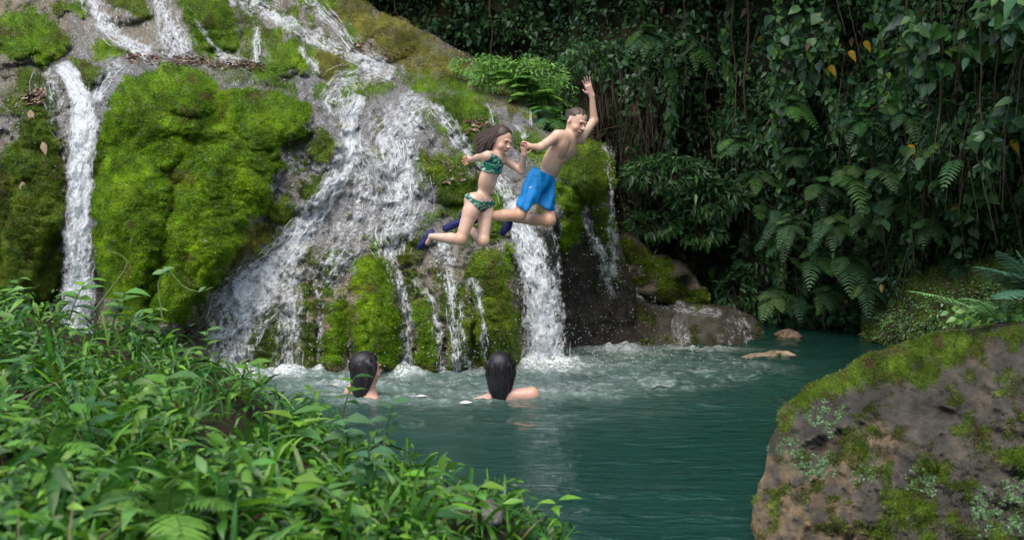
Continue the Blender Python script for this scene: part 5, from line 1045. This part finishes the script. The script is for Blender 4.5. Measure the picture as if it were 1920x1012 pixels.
def surfnets(G, lo, h):
    S = G < 0; c = np.zeros(np.array(G.shape) - 1, np.uint8)
    nx, ny, nz = c.shape
    for a in (0, 1):
        for b in (0, 1):
            for d in (0, 1): c += S[a:nx + a, b:ny + b, d:nz + d]
    I, J, K = np.nonzero((c > 0) & (c < 8)); n = len(I)
    acc = np.zeros((n, 3)); cnt = np.zeros(n)
    cs = [(a, b, d) for a in (0, 1) for b in (0, 1) for d in (0, 1)]
    for i, p in enumerate(cs):
        for q in cs[i + 1:]:
            if sum(abs(p[k] - q[k]) for k in range(3)) != 1: continue
            ga = G[I + p[0], J + p[1], K + p[2]]; gb = G[I + q[0], J + q[1], K + q[2]]; m = (ga < 0) != (gb < 0)
            t = np.where(m, ga / (ga - gb + 1e-12), 0)[:, None]; pt = np.array(p) + (np.array(q) - np.array(p)) * t
            acc += pt * m[:, None]; cnt += m
    V = lo + (np.stack([I, J, K], 1) + acc / cnt[:, None]) * h
    idx = -np.ones(c.shape, int); idx[I, J, K] = np.arange(n); F_ = []
    for ax in range(3):
        sl0 = [slice(1, -1)] * 3; sl0[ax] = slice(0, -1); sl1 = list(sl0); sl1[ax] = slice(1, None)
        A, B = S[tuple(sl0)], S[tuple(sl1)]; o1, o2 = [(1, 2), (2, 0), (0, 1)][ax]
        for flip, m in ((0, A & ~B), (1, ~A & B)):
            q = np.array(np.nonzero(m)).T; q = q + np.array([0 if k == ax else 1 for k in range(3)])
            def g(u, v):
                w = q.copy(); w[:, o1] -= u; w[:, o2] -= v; return idx[w[:, 0], w[:, 1], w[:, 2]]
            f = np.stack([g(0, 0), g(1, 0), g(1, 1), g(0, 1)], 1)
            if flip: f = f[:, ::-1]
            F_.append(f)
    Fq = np.concatenate(F_); Fq = Fq[(Fq >= 0).all(1)]
    return V, Fq
def mesh_field(name, G, f, mat, parent, colfn=None):
    V, Fq = surfnets(G, f.lo, f.h)
    # relax a little
    E = np.concatenate([Fq[:, [0, 1]], Fq[:, [1, 2]], Fq[:, [2, 3]], Fq[:, [3, 0]]])
    for _ in range(2):
        A = np.zeros_like(V); c = np.zeros(len(V)); 
        for k in range(3): A[:, k] = np.bincount(E[:, 0], V[E[:, 1], k], len(V)) + np.bincount(E[:, 1], V[E[:, 0], k], len(V))
        c = np.bincount(E[:, 0], minlength=len(V)) + np.bincount(E[:, 1], minlength=len(V))
        V = V * .5 + A / np.maximum(c, 1)[:, None] * .5
    C = colfn(V) if colfn else None
    base = np.array(parent.location) if parent else 0
    return new_obj(name, V - base, Fq, mat, parent, C)
def frame(f, up):
    f = np.array(f, float); f /= np.linalg.norm(f); up = np.array(up, float); r = np.cross(f, up); r /= np.linalg.norm(r); u = np.cross(r, f); return np.array([r, f, u])   # right, forward, up

def skin_mat(name):
    m = surf_mat(name, scale=60, amt=.12, bump=.12, rough=.36, spec=.5)
    b = m.node_tree.nodes['Principled BSDF']; b.inputs['Subsurface Weight'].default_value = .12; b.inputs['Subsurface Radius'].default_value = (.015, .006, .003); b.inputs['Subsurface Scale'].default_value = .6
    return m
M_skin = skin_mat('skin')
M_shoe = plain('navy_neoprene', (.008, .012, .10), .6, .4, .3)
M_shorts = plain('blue_swim_shorts', (.002, .19, .50), .6, .3, .35, scale=18, bump=.35)
M_white = plain('tooth_white', (.75, .72, .66), .3)
M_lip = plain('lip', (.45, .17, .14), .5); M_brow = plain('brow', (.22, .13, .09), .8)
M_eye = plain('eye_dark', (.02, .015, .012), .15)
def hair_mat(name, c, rough=.4):
    m, nt, bs, out = mat_new(name); L = nt.links.new
    tc = node(nt, 'ShaderNodeTexCoord'); mp = node(nt, 'ShaderNodeMapping'); mp.inputs['Scale'].default_value = (160, 160, 14); L(tc.outputs['Object'], mp.inputs[0])
    n = node(nt, 'ShaderNodeTexNoise', Scale=1., Detail=3.); L(mp.outputs[0], n.inputs['Vector'])
    cr = node(nt, 'ShaderNodeMix', data_type='RGBA'); cr.inputs[6].default_value = (*[v * .5 for v in c], 1); cr.inputs[7].default_value = (*[min(1, v * 1.7) for v in c], 1); L(n.outputs[0], cr.inputs[0]); L(cr.outputs[2], bs.inputs['Base Color'])
    bs.inputs['Roughness'].default_value = rough; b = node(nt, 'ShaderNodeBump', Strength=.5, Distance=.004); L(n.outputs[0], b.inputs['Height']); L(b.outputs[0], bs.inputs['Normal']); return m
M_hair_b = hair_mat('light_brown_hair', (.055, .036, .024), .5); M_hair_g = hair_mat('brown_hair', (.045, .026, .018), .5); M_wet = hair_mat('wet_black_hair', (.009, .008, .010), .48)
M_wet2 = hair_mat('wet_dark_strands', (.018, .014, .015), .5)  # strands coloured paler than the cap, painting in the sheen streaks
def leaf_print():
    m, nt, bs, out = mat_new('leaf_print'); L = nt.links.new
    tc = node(nt, 'ShaderNodeTexCoord'); mp = node(nt, 'ShaderNodeMapping'); mp.inputs['Rotation'].default_value = (.3, .7, .6); mp.inputs['Scale'].default_value = (14, 30, 44); L(tc.outputs['Object'], mp.inputs[0])
    n = node(nt, 'ShaderNodeTexNoise', Scale=1., Detail=2., Distortion=1.2); L(mp.outputs[0], n.inputs['Vector'])
    r = node(nt, 'ShaderNodeValToRGB'); L(n.outputs[0], r.inputs[0]); e = r.color_ramp.elements; r.color_ramp.interpolation = 'CONSTANT'
    e[0].position = 0; e[0].color = (.01, .04, .09, 1); e[1].position = .43; e[1].color = (.01, .16, .08, 1)
    for p, c in ((.52, (.02, .26, .16, 1)), (.57, (.55, .68, .6, 1)), (.64, (.01, .13, .06, 1))): x = e.new(p); x.color = c
    L(r.outputs[0], bs.inputs['Base Color']); bs.inputs['Roughness'].default_value = .5; return m
M_print = leaf_print()

def hand(f, wrist, palm, fing, side, rp=.017, rf=.0062, L=.062, curl=.2, nrm=(0, -1, 0), thumb=1):
    """palm from wrist to knuckles, four unequal fingers along fing, a thumb from the side of the palm"""
    wrist, palm = np.array(wrist), np.array(palm); fing = np.array(fing, float) / np.linalg.norm(fing); side = np.array(side, float); side -= fing * (side @ fing); side /= np.linalg.norm(side); nr = np.cross(side, fing); 
    if nr @ np.array(nrm) < 0: nr = -nr
    for o in (-.016, -.005, .006, .016): f.cone(wrist + side * o * .5, palm + side * o, rp * .62, rp * .5, .012)
    for i, (o, l, sp) in enumerate(((-.020, .82, -.16), (-.0068, .97, -.05), (.0068, 1.0, .05), (.020, .78, .16))):
        a = palm + side * o; d = fing + side * sp; d /= np.linalg.norm(d); c = curl * (1 + .15 * i)
        j1 = a + (d * math.cos(c * .5) + nr * math.sin(c * .5)) * L * l * .42; j2 = j1 + (d * math.cos(c * 1.5) + nr * math.sin(c * 1.5)) * L * l * .33; j3 = j2 + (d * math.cos(c * 2.4) + nr * math.sin(c * 2.4)) * L * l * .25
        f.cone(a, j1, rf, rf * .95, .003); f.cone(j1, j2, rf * .95, rf * .88, .002); f.cone(j2, j3, rf * .88, rf * .75, .002)
    b = wrist + (palm - wrist) * .35 + side * .017 * thumb; t1 = b + (fing * .55 + side * .8 * thumb + nr * .35) * L * .38; t2 = t1 + (fing * .85 + side * .4 * thumb + nr * .3) * L * .36
    f.cone(b, t1, rf * 1.35, rf * 1.15, .006); f.cone(t1, t2, rf * 1.1, rf * .85, .002)
def head(f, c, R, s=1.0, back=False):
    """c: centre of the cranium; rows of R: right, forward, up; s scales an adult-like head of height .21"""
    r, fw, u = R; g = lambda x, y, z: np.array(c) + (r * x + fw * y + u * z) * s
    f.ell(g(0, -.012, .028), np.array([.071, .088, .078]) * s, R, .01)                 # cranium
    f.ell(g(0, .022, -.025), np.array([.058, .062, .070]) * s, R, .02)                 # face
    f.ell(g(0, .040, -.078), np.array([.030, .034, .026]) * s, R, .02)                 # chin
    for q in (-1, 1):
        f.ell(g(q * .034, .052, -.038), np.array([.024, .024, .024]) * s, R, .012)      # cheeks
        f.ell(g(q * .071, -.006, -.012), np.array([.007, .016, .026]) * s, R, .004)     # ears
        f.ell(g(q * .027, .088, .004), np.array([.014, .010, .011]) * s, R, .008, sub=True)
    f.ell(g(0, .079, .020), np.array([.045, .010, .008]) * s, R, .010)                 # brow
    f.cone(g(0, .080, .002), g(0, .101, -.024), .0085 * s, .0115 * s, .008)             # nose
    f.ell(g(0, .088, -.026), np.array([.016, .010, .008]) * s, R, .005)
    f.ell(g(0, .074, -.052), np.array([.026, .014, .012]) * s, R, .008)                # lips
    return g
def face_parts(root, g, R, s, teeth=True, eyes=True):
    base = np.array(root.location)
    def lump(name, c, r, mat):
        a = np.linspace(0, math.pi, 9); b = np.arange(14) / 14 * 2 * math.pi; A, B = np.meshgrid(a, b, indexing='ij')
        q = np.stack([np.sin(A) * np.cos(B) * r[0], np.sin(A) * np.sin(B) * r[1], np.cos(A) * r[2]], -1).reshape(-1, 3) * s
        V = g(*c) + q @ np.array(R); idx = np.arange(9 * 14).reshape(9, 14); Fq = np.stack([idx[:-1], idx[1:], np.roll(idx, -1, 1)[1:], np.roll(idx, -1, 1)[:-1]], -1).reshape(-1, 4)
        return new_obj(name, V - base, Fq, mat, root)
    for q in (-1, 1):
        lump('eye', (q * .027, .0775, .001), (.0125, .005, .0042), M_eye)
        lump('eyebrow', (q * .028, .0860, .0215), (.016, .003, .0022), M_brow)
    m = lump('mouth', (0, .0875, -.052), (.024, .0055, .0095), M_lip)
    if teeth: t = lump('teeth', (0, .0905, -.0508), (.014, .0036, .0036), M_white)
def torso_frame(sh_r, sh_l, hip_r, hip_l):
    x = nrmz(np.array(sh_r) - np.array(sh_l) + np.array(hip_r) - np.array(hip_l)); up = nrmz((np.array(sh_r) + sh_l) / 2 - (np.array(hip_r) + hip_l) / 2); f = nrmz(np.cross(up, x)); return np.array([x, f, up])
def shoe(name, root, heel, toe, up, ank, w=.034, s=1.0):
    heel, toe, up, ank = (np.array(v, float) for v in (heel, toe, up, ank)); d = nrmz(toe - heel); up = nrmz(up - d * (up @ d)); lo = np.minimum(np.minimum(heel, toe), ank) - .08; hi = np.maximum(np.maximum(heel, toe), ank) + .08
    f = Field(lo, hi, .004); L = np.linalg.norm(toe - heel); R = np.array([np.cross(d, up), d, up])
    f.ell(heel + d * .035, (.033 * s, .042, .030), R, .01); f.ell(heel + d * L * .62 - up * .003, (.040 * s, L * .36, .022), R, .025); f.ell(heel + d * (L - .035), (.036 * s, .04, .017), R, .02)
    f.cone(heel + d * .05 + up * .01, ank, .03 * s, .032 * s, .02)
    f.ell(heel + d * L * .5 - up * .021, (.040 * s, L * .52, .010), R, .006)
    return mesh_field(name, f.G, f, M_shoe, root)
SK1, SK2, SK3 = np.array([.66, .43, .31]), np.array([.60, .33, .21]), np.array([.60, .29, .23])
def dcol(base, spots):
    def fn(V):
        C = np.tile(base, (len(V), 1)) * (1 + .10 * fbm(V[:, 0] * 16, V[:, 2] * 16, V[:, 1] * 16, 4, 301))[:, None] * (1 + .06 * fbm(V[:, 0] * 9, V[:, 2] * 9, V[:, 1] * 9, 2, 305)[:, None] * np.array([.2, 1, 1.4]))
        for c, r, k in spots:
            w = np.exp(-(((V - c) ** 2).sum(1)) / r ** 2)[:, None]; C = C * (1 - w) + k * w
        return C
    return fn

# ---- the girl
def girl():
    B = 7.7
    J = lambda x, y, dd=0.: P(x, y, B + dd)
    sr, sl, hr, hl = J(914, 293, -.09), J(943, 297, .08), J(889, 379, -.06), J(911, 383, .06)
    R = torso_frame(sr, sl, hr, hl)
    if R[1][1] > 0: R[0] *= -1; R[1] *= -1
    x, fw, up = R; cs = (sr + sl) / 2; ch = (hr + hl) / 2
    pts = [J(789, 463), J(1000, 220), J(860, 470, -.3), J(960, 300, .4)]; lo = np.min(pts, 0) - .1; hi = np.max(pts, 0) + .1
    lo[1] = B - .42; hi[1] = B + .42
    f = Field(lo, hi, .0042)
    root = empty('person', ch, 'jumping girl in a green and white leaf print bikini, brown hair flying', 'person')
    # torso
    f.ell(cs - up * .055 + fw * .002, (.098, .060, .085), R, .02); f.ell((cs * .45 + ch * .55) + up * .01, (.082, .052, .105), R, .04); f.ell(ch + up * .012, (.098, .064, .062), R, .04)
    f.ell(ch + up * .065 + fw * .055, (.006, .012, .007), R, .006, sub=True); f.ell(cs * .5 + ch * .5 + fw * .064, (.006, .012, .06), R, .02, sub=True)
    for q in (sr, sl): f.cone(q + (cs - q) * .15, cs - up * .01, .036, .044, .03)
    for q in (hr, hl): f.ell(q - fw * .02 - up * .0, (.05, .058, .052), R, .03)
    # legs
    kr, ar = J(864, 449, -.11), J(809, 443, .0); f.cone(hr, hr + (kr - hr) * .3, .057, .054, .03); f.cone(hr + (kr - hr) * .25, kr, .055, .038, .02); f.ell(kr, (.04, .038, .042), None, .015); f.cone(kr, kr + (ar - kr) * .35, .037, .038, .015); f.cone(kr + (ar - kr) * .35, ar, .038, .023, .015)
    kl, al = J(907, 452, -.03), J(878, 425, .16); f.cone(hl, hl + (kl - hl) * .3, .056, .052, .03); f.cone(hl + (kl - hl) * .25, kl, .054, .037, .02); f.ell(kl, (.038, .037, .042), None, .015); f.cone(kl, kl + (al - kl) * .35, .036, .037, .015); f.cone(kl + (al - kl) * .35, al, .037, .023, .015)
    T = Field(lo, hi, .0042); T.G = f.G.copy()
    nb = J(932, 288, .0); hc = J(939.5, 263.5, -.0)
    HR = frame((.70, -.62, -.36), (.25, .0, .97)); s = .90
    f.cone(cs + up * .0, nb, .036, .031, .025); f.cone(nb, hc - HR[2] * .03 - HR[1] * .02, .031, .033, .015)
    g = head(f, hc, HR, s)
    er, wr = J(896, 296, .02), J(884, 299, .13); f.cone(sr, er, .034, .026, .02); f.cone(er, wr, .026, .018, .015)
    hand(f, wr, J(877, 300, .16), J(868, 306, .17) - J(877, 300, .16), J(877, 290, .16) - J(877, 300, .16), L=.058, curl=.5, rp=.018)
    el, wl = J(978, 321, .04), J(983, 290, -.04); f.cone(sl, el, .031, .025, .02); f.cone(el, wl, .025, .017, .015)
    hand(f, wl, J(982, 279, -.055), J(986, 268, -.05) - J(982, 279, -.055), J(992, 278, -.055) - J(982, 279, -.055), L=.055, curl=.75, rp=.017)
    f.cone(ar, J(800, 455, .02), .02, .02, .01); f.cone(al, J(872, 412, .24), .02, .02, .01)
    body = mesh_field('body', f.G, f, M_skin, root, dcol(SK1, [(J(872, 302, .17), .045, SK3), (J(984, 272, -.05), .05, SK3), (kr, .05, SK2), (kl, .05, SK2), (g(0.03, .06, -.04), .03, np.array([.64, .36, .28])), (g(-.03, .06, -.04), .03, np.array([.64, .36, .28]))]))
    face_parts(root, g, HR, s)
    # bikini: the torso skin, 6 mm proud, inside its outline
    X, Y, Z = T.pts(); px, py, _ = proj(np.stack([X, Y, Z], -1))
    def garment(name, poly, off):
        d = np.full(px.shape, 1.); xs = [p[0] for p in poly]; ys = [p[1] for p in poly]; m = (px > min(xs) - 12) & (px < max(xs) + 12) & (py > min(ys) - 12) & (py < max(ys) + 12)
        d[m] = seg_dist(px[m], py[m], poly)[0] / 267 * np.where(inside(px[m], py[m], poly), -1, 1)
        return mesh_field(name, np.maximum(T.G - off, d).astype(np.float32), T, M_print, root)
    garment('bikini_top', [(920, 286), (931, 292), (941, 298), (944, 310), (941, 325), (930, 327), (908, 322), (890, 315), (892, 308), (906, 303), (914, 296)], .006)
    garment('bikini_bottom', [(870, 362), (878, 361), (886, 371), (898, 377), (912, 378), (930, 375), (930, 384), (916, 390), (906, 398), (896, 392), (886, 381), (872, 370)], .006)
    # shoulder tie
    V, Fq = tube([cs + up * .01 + fw * .045 + x * .03, nb + HR[1] * .03 + up * .0, nb - fw * .02 + up * .01], .005, 6); new_obj('bikini_strap', V - ch, Fq, M_print, root)
    # hair: cap and flying strands
    h = Field(hc - .16, hc + .16, .004); r, hf, hu = HR
    h.ell(g(0, -.018, .034), np.array([.080, .092, .083]) * s, HR, .01); h.ell(g(0, -.05, -.02), np.array([.066, .06, .07]) * s, HR, .02)
    Xh, Yh, Zh = h.pts(); q = np.stack([Xh, Yh, Zh], -1) - hc; a_, b_, c_ = (q @ r) / s, (q @ hf) / s, (q @ hu) / s
    cut = np.maximum(h.G, np.minimum((b_ - .052 + .0 * a_) * .8 + 0, 9)); cut = np.maximum(cut, -(c_ + .01 - (b_ + .01) * 1.1) * .7 * (b_ > -.012) + -.5 * (b_ <= -.012)); 
    cap = mesh_field('hair', cut.astype(np.float32), h, M_hair_g, root)
    N = 1500; az = RNG.uniform(-1.9, 1.9, N); el_ = RNG.uniform(-.3, 1.25, N); st = np.stack([np.sin(az) * np.cos(el_) * .078, -np.cos(az) * np.cos(el_) * .09 - .018, np.sin(el_) * .083 + .034], 1) * s
    p0 = hc + st @ HR; n0 = nrmz(st @ HR); tgt = np.array([-.6, .1, -.6]); K = 9; u = np.linspace(0, 1, K); Ls = .06 + .17 * RNG.beta(1.6, 1.8, N)
    V = np.zeros((N, K, 3)); p = p0.copy(); d = nrmz(n0 * .5 + tgt + .15 * rand_unit(N)); fl = nrmz(np.array([-.55, .1, -.75]) + .42 * rand_unit(N))
    for k in range(K):
        V[:, k] = p; d = nrmz(d * .72 + fl * .3 + .07 * rand_unit(N)); p = p + d * (Ls / K)[:, None]
        rel = p - (hc + (-.02 * hf + .03 * hu) * s); rr = np.linalg.norm(rel, axis=1, keepdims=True); p = np.where(rr < .082 * s, p + rel / rr * (.082 * s - rr), p)
    S = nrmz(np.cross(np.gradient(V, axis=1), np.array([0, -1., .2]))); w = (.0022 * (1 - u ** 2) + .0004)[None, :, None]
    VV = np.stack([V - S * w, V + S * w], 2).reshape(-1, 3); b = np.arange(N)[:, None] * K * 2 + np.arange(K - 1)[None] * 2; Q = np.stack([b, b + 1, b + 3, b + 2], -1).reshape(-1, 4)
    new_obj('hair_strands', VV - np.array(root.location), Q, M_hair_g, root)
    shoe('shoe', root, J(811, 434, .02), J(787, 467, .04), np.array([.9, -.2, .3]), J(812, 443, .0), s=.85)
    shoe('shoe', root, J(880, 418, .2), J(866, 402, .34), np.array([.2, .4, -.8]), al, s=.85)
# ---- the boy
def boy():
    B = 7.8
    J = lambda x, y, dd=0.: P(x, y, B + dd)
    sr, sl, hr, hl = J(1043, 256, -.10), J(1088, 260, .08), J(1001, 342, -.07), J(1022, 346, .06)
    R = torso_frame(sr, sl, hr, hl)
    if R[1][1] > 0: R[0] *= -1; R[1] *= -1
    x, fw, up = R; cs = (sr + sl) / 2; ch = (hr + hl) / 2
    pts = [J(826, 445), J(1125, 140)]; lo = np.min(pts, 0) - .06; hi = np.max(pts, 0) + .06; lo[1] = B - .42; hi[1] = B + .42
    f = Field(lo, hi, .0044); root = empty('person', ch, 'jumping boy in bright blue swim shorts with one arm raised', 'person')
    f.ell(cs - up * .075 + fw * .004, (.118, .070, .10), R, .02); f.ell(cs * .42 + ch * .58, (.092, .058, .12), R, .05); f.ell(ch + up * .01, (.10, .066, .06), R, .04)
    for q, w in ((1, .05), (-1, .05)): f.ell(cs - up * .075 + x * q * w + fw * .048, (.048, .022, .04), R, .03)
    f.ell(cs - up * .13 + fw * .082, (.008, .016, .11), R, .02, sub=True); f.ell(ch + up * .085 + fw * .066, (.006, .012, .007), R, .006, sub=True)
    for q in (1, -1): f.ell(cs - up * .15 + x * q * .055 + fw * .062, (.05, .010, .008), R, .012, sub=True)
    for q in (1, -1): f.ell((sr if q > 0 else sl) + up * .012 + (cs - (sr if q > 0 else sl)) * .3, (.034, .026, .020), R, .02)
    for q in (sr, sl): f.cone(q + (cs - q) * .12, cs - up * .01, .042, .050, .03)
    nb = J(1068, 254, .0); hc = J(1080, 229, -.01); HR = frame((.66, -.70, -.40), (.30, .0, .95)); s = .93
    f.cone(cs, nb, .044, .038, .025); f.cone(nb, hc - HR[2] * .03 - HR[1] * .02, .038, .038, .015); g = head(f, hc, HR, s)
    er, wr = J(1014, 276, -.22), J(996, 275, -.10); f.cone(sr, er, .037, .029, .02); f.cone(er, wr, .029, .020, .015)
    hand(f, wr, J(987, 272, -.075), J(979, 276, -.07) - J(987, 272, -.075), J(987, 262, -.075) - J(987, 272, -.075), L=.066, curl=.75, rp=.020, rf=.0068)
    el, wl = J(1114, 226, .16), J(1110, 180, .12); f.cone(sl, el, .038, .029, .02); f.cone(el, wl, .029, .019, .015)
    hand(f, wl, J(1103, 162, .10), J(1097, 144, .09) - J(1103, 162, .10), J(1094, 165, .1) - J(1103, 162, .1), L=.072, curl=.16, rp=.021, rf=.0068, thumb=1)
    kr, ar = J(974, 403, -.13), J(897, 406, .02); f.cone(hr, hr + (kr - hr) * .3, .062, .060, .03); f.cone(hr + (kr - hr) * .25, kr, .060, .043, .02); f.ell(kr, (.046, .042, .045), None, .015); f.cone(kr, kr + (ar - kr) * .35, .041, .043, .015); f.cone(kr + (ar - kr) * .35, ar, .043, .026, .015)
    kl, al = J(1030, 413, -.02), J(956, 409, .20); f.cone(hl, hl + (kl - hl) * .3, .062, .060, .03); f.cone(hl + (kl - hl) * .25, kl, .060, .043, .02); f.ell(kl, (.046, .042, .045), None, .015); f.cone(kl, kl + (al - kl) * .35, .041, .043, .015); f.cone(kl + (al - kl) * .35, al, .043, .026, .015)
    mesh_field('body', f.G, f, M_skin, root, dcol(SK1 * .98, [(J(1102, 158, .1), .06, np.array([.68, .40, .34])), (J(984, 273, -.07), .045, SK3), (kr, .12, SK2), (kl, .12, SK2), (ar, .14, SK2), (al, .14, SK2), (g(0, .06, -.04), .06, np.array([.64, .36, .25]))]))
    face_parts(root, g, HR, s)
    # shorts
    T = Field(lo, hi, .0048); T.ell(ch + up * .04, (.108, .076, .07), R, .03); T.ell(ch + up * .0, (.114, .080, .07), R, .04)
    T.cone(hr + up * .01, J(984, 392, -.115), .074, .075, .03); T.cone(hl + up * .01, J(1023, 392, -.0), .074, .078, .03)
    X, Y, Z = T.pts(); px, py, _ = proj(np.stack([X, Y, Z], -1)); Gm = T.G + (.004 * np.sin(px / 3.1 + py / 9) + .009 * vnoise(px / 8, py / 16, 0, 9)).astype(np.float32)
    def cut(poly):
        d = seg_dist(px, py, poly)[0] / 264 * np.where(inside(px, py, poly), -1, 1); return mesh_field('shorts', np.maximum(Gm, d).astype(np.float32), T, M_shorts, root)
    cut([(1000, 311), (1018, 322), (1041, 333), (1041, 398), (1024, 392), (1007, 381), (1000, 383), (986, 398), (976, 391), (967, 383), (978, 350), (990, 325)])
    h = Field(hc - .15, hc + .15, .004); r, hf, hu = HR; h.ell(g(0, -.014, .031), np.array([.0735, .090, .080]) * s, HR, .01)
    Xh, Yh, Zh = h.pts(); q = np.stack([Xh, Yh, Zh], -1) - hc; a_, b_, c_ = (q @ r) / s, (q @ hf) / s, (q @ hu) / s
    hn = (.016 * vnoise(a_ * 55, c_ * 40, b_ * 20, 3) + .008 * vnoise(a_ * 130, c_ * 60, 0, 4)); c2 = np.maximum(h.G, b_ - .060 + hn); c2 = np.maximum(c2, (-(c_ - .033 + hn - (b_ + .0) * .55) * .8) * (b_ > -.02) + (-(c_ + .055) * .8) * (b_ <= -.02)); c2 = c2 + .002 * np.sin(a_ * 260 + 2 * np.sin(c_ * 60))
    mesh_field('hair', c2.astype(np.float32), h, M_hair_b, root)
    shoe('shoe', root, J(893, 409, .03), J(831, 430, .06), np.array([-.2, .3, -.9]), J(902, 407, .01), s=.9)
    shoe('shoe', root, J(955, 413, .22), J(942, 441, .20), np.array([.9, .2, .2]), al, s=.9)
# ---- the two swimmers
def swimmer(cx, top, label, ff, shoulders, side):
    d = float(dwater(744)); J = lambda x, y, dd=0.: P(x, y, d + dd)
    s = 1.09; hc = J(cx, top + 29, 0); HR = frame(ff, (0, 0, 1)); lo = hc + np.array([-.42, -.3, -.62]); hi = hc + np.array([.42, .3, .17])
    f = Field(lo, hi, .006); root = empty('person', hc - np.array([0, 0, .35]), label, 'person', 'swimmers in the pool')
    g = head(f, hc, HR, s); c = hc + np.array([0, 0, -.225]); r = HR[0]
    f.cone(hc + np.array([0, .0, -.06]), c + np.array([0, 0, .06]), .052, .056, .03)
    for q, dz in ((1, shoulders[0]), (-1, shoulders[1])):
        sh = c + r * q * (.185 + max(0, dz) * .6) + np.array([0, 0, -.012 + dz]); f.cone(c + np.array([0, 0, .03]), sh, .055, .052, .05); f.cone(sh, sh + r * q * .06 + np.array([0, 0, -.24]), .05, .036, .03)
    f.ell(c + np.array([0, 0, -.17]), (.16, .11, .2), None, .05)
    body = mesh_field('body', f.G, f, M_skin, root, dcol(np.array([.62, .36, .27]), []))
    h = Field(hc + np.array([-.16, -.18, -.30]), hc + np.array([.16, .18, .16]), .0045)
    h.ell(g(0, -.018, .030), np.array([.088, .098, .088]) * s, HR, .01); h.ell(g(0, -.050, -.035), np.array([.083, .055, .080]) * s, HR, .03)
    h.ell(g(-.004, -.060, -.105), np.array([.068, .040, .07]) * s, HR, .03); h.ell(g(.006, -.060, -.165), np.array([.042, .030, .05]) * s, HR, .02); h.ell(g(-.035, -.055, -.150), np.array([.022, .022, .05]) * s, HR, .01)
    Xh, Yh, Zh = h.pts(); q = np.stack([Xh, Yh, Zh], -1) - hc; a_, b_, c_ = (q @ HR[0]) / s, (q @ HR[1]) / s, (q @ HR[2]) / s
    G = np.maximum(h.G, (b_ - .062)); G = np.maximum(G, np.where(b_ > -.004, -(c_ - .022 - (b_ + .0) * .7) * .8, -1)); G = G + (.0035 * vnoise(a_ * 90 + 2 * vnoise(a_ * 20, c_ * 12, 0, 4), c_ * 14, b_ * 40, 6) + .003 * vnoise(a_ * 30, c_ * 8, b_ * 20, 7)).astype(np.float32) * (c_ < .07)
    mesh_field('hair', G.astype(np.float32), h, M_wet, root)
    N = 260; a = RNG.uniform(-2.1, 2.1, N); z0 = RNG.uniform(-.02, .10, N); K = 10; u = np.linspace(0, 1, K); V = np.zeros((N, K, 3)); Ls = RNG.uniform(.10, .26, N)
    for k in range(K):
        z = z0 - Ls * u[k]; rad = np.interp(z, [-.24, -.17, -.10, -.03, .04, .115], [.034, .050, .073, .089, .091, .035]) * (1 + .05 * np.sin(a * 11)) * RNG.uniform(1.0, 1.07, N); q_ = np.stack([np.sin(a) * rad * (1 if True else 0), -.018 - .03 * (z < -.03) * np.clip(-z * 8, 0, 1) - np.cos(a) * rad * np.interp(z, [-.2, -.08, 0], [.55, .72, 1.0]), z], 1)
        q_[:, 0] += .006 * np.sin(a * 9 + z * 40); V[:, k] = hc + (q_ @ HR) * s + .0015 * rand_unit(N)
    S = nrmz(np.cross(np.gradient(V, axis=1), (V - hc) * np.array([1, 1, 0]) + 1e-4)); w = (.0050 * (1 - u ** 3) + .0006)[None, :, None]
    VV = np.stack([V - S * w, V + S * w], 2).reshape(-1, 3); b = np.arange(N)[:, None] * K * 2 + np.arange(K - 1)[None] * 2; Q = np.stack([b, b + 1, b + 3, b + 2], -1).reshape(-1, 4)
    new_obj('hair_strands', VV - np.array(root.location), Q, M_wet2, root)
    face_parts(root, g, HR, s, teeth=False)
    return root
girl(); boy()
swimmer(688, 662, 'swimmer at left with long wet black hair, cheek showing', (.80, .60, .02), (-.03, .045), 1)
swimmer(939, 662, 'swimmer on the right seen from behind, bare shoulder above the water', (.10, .99, .05), (.055, -.03), 1)
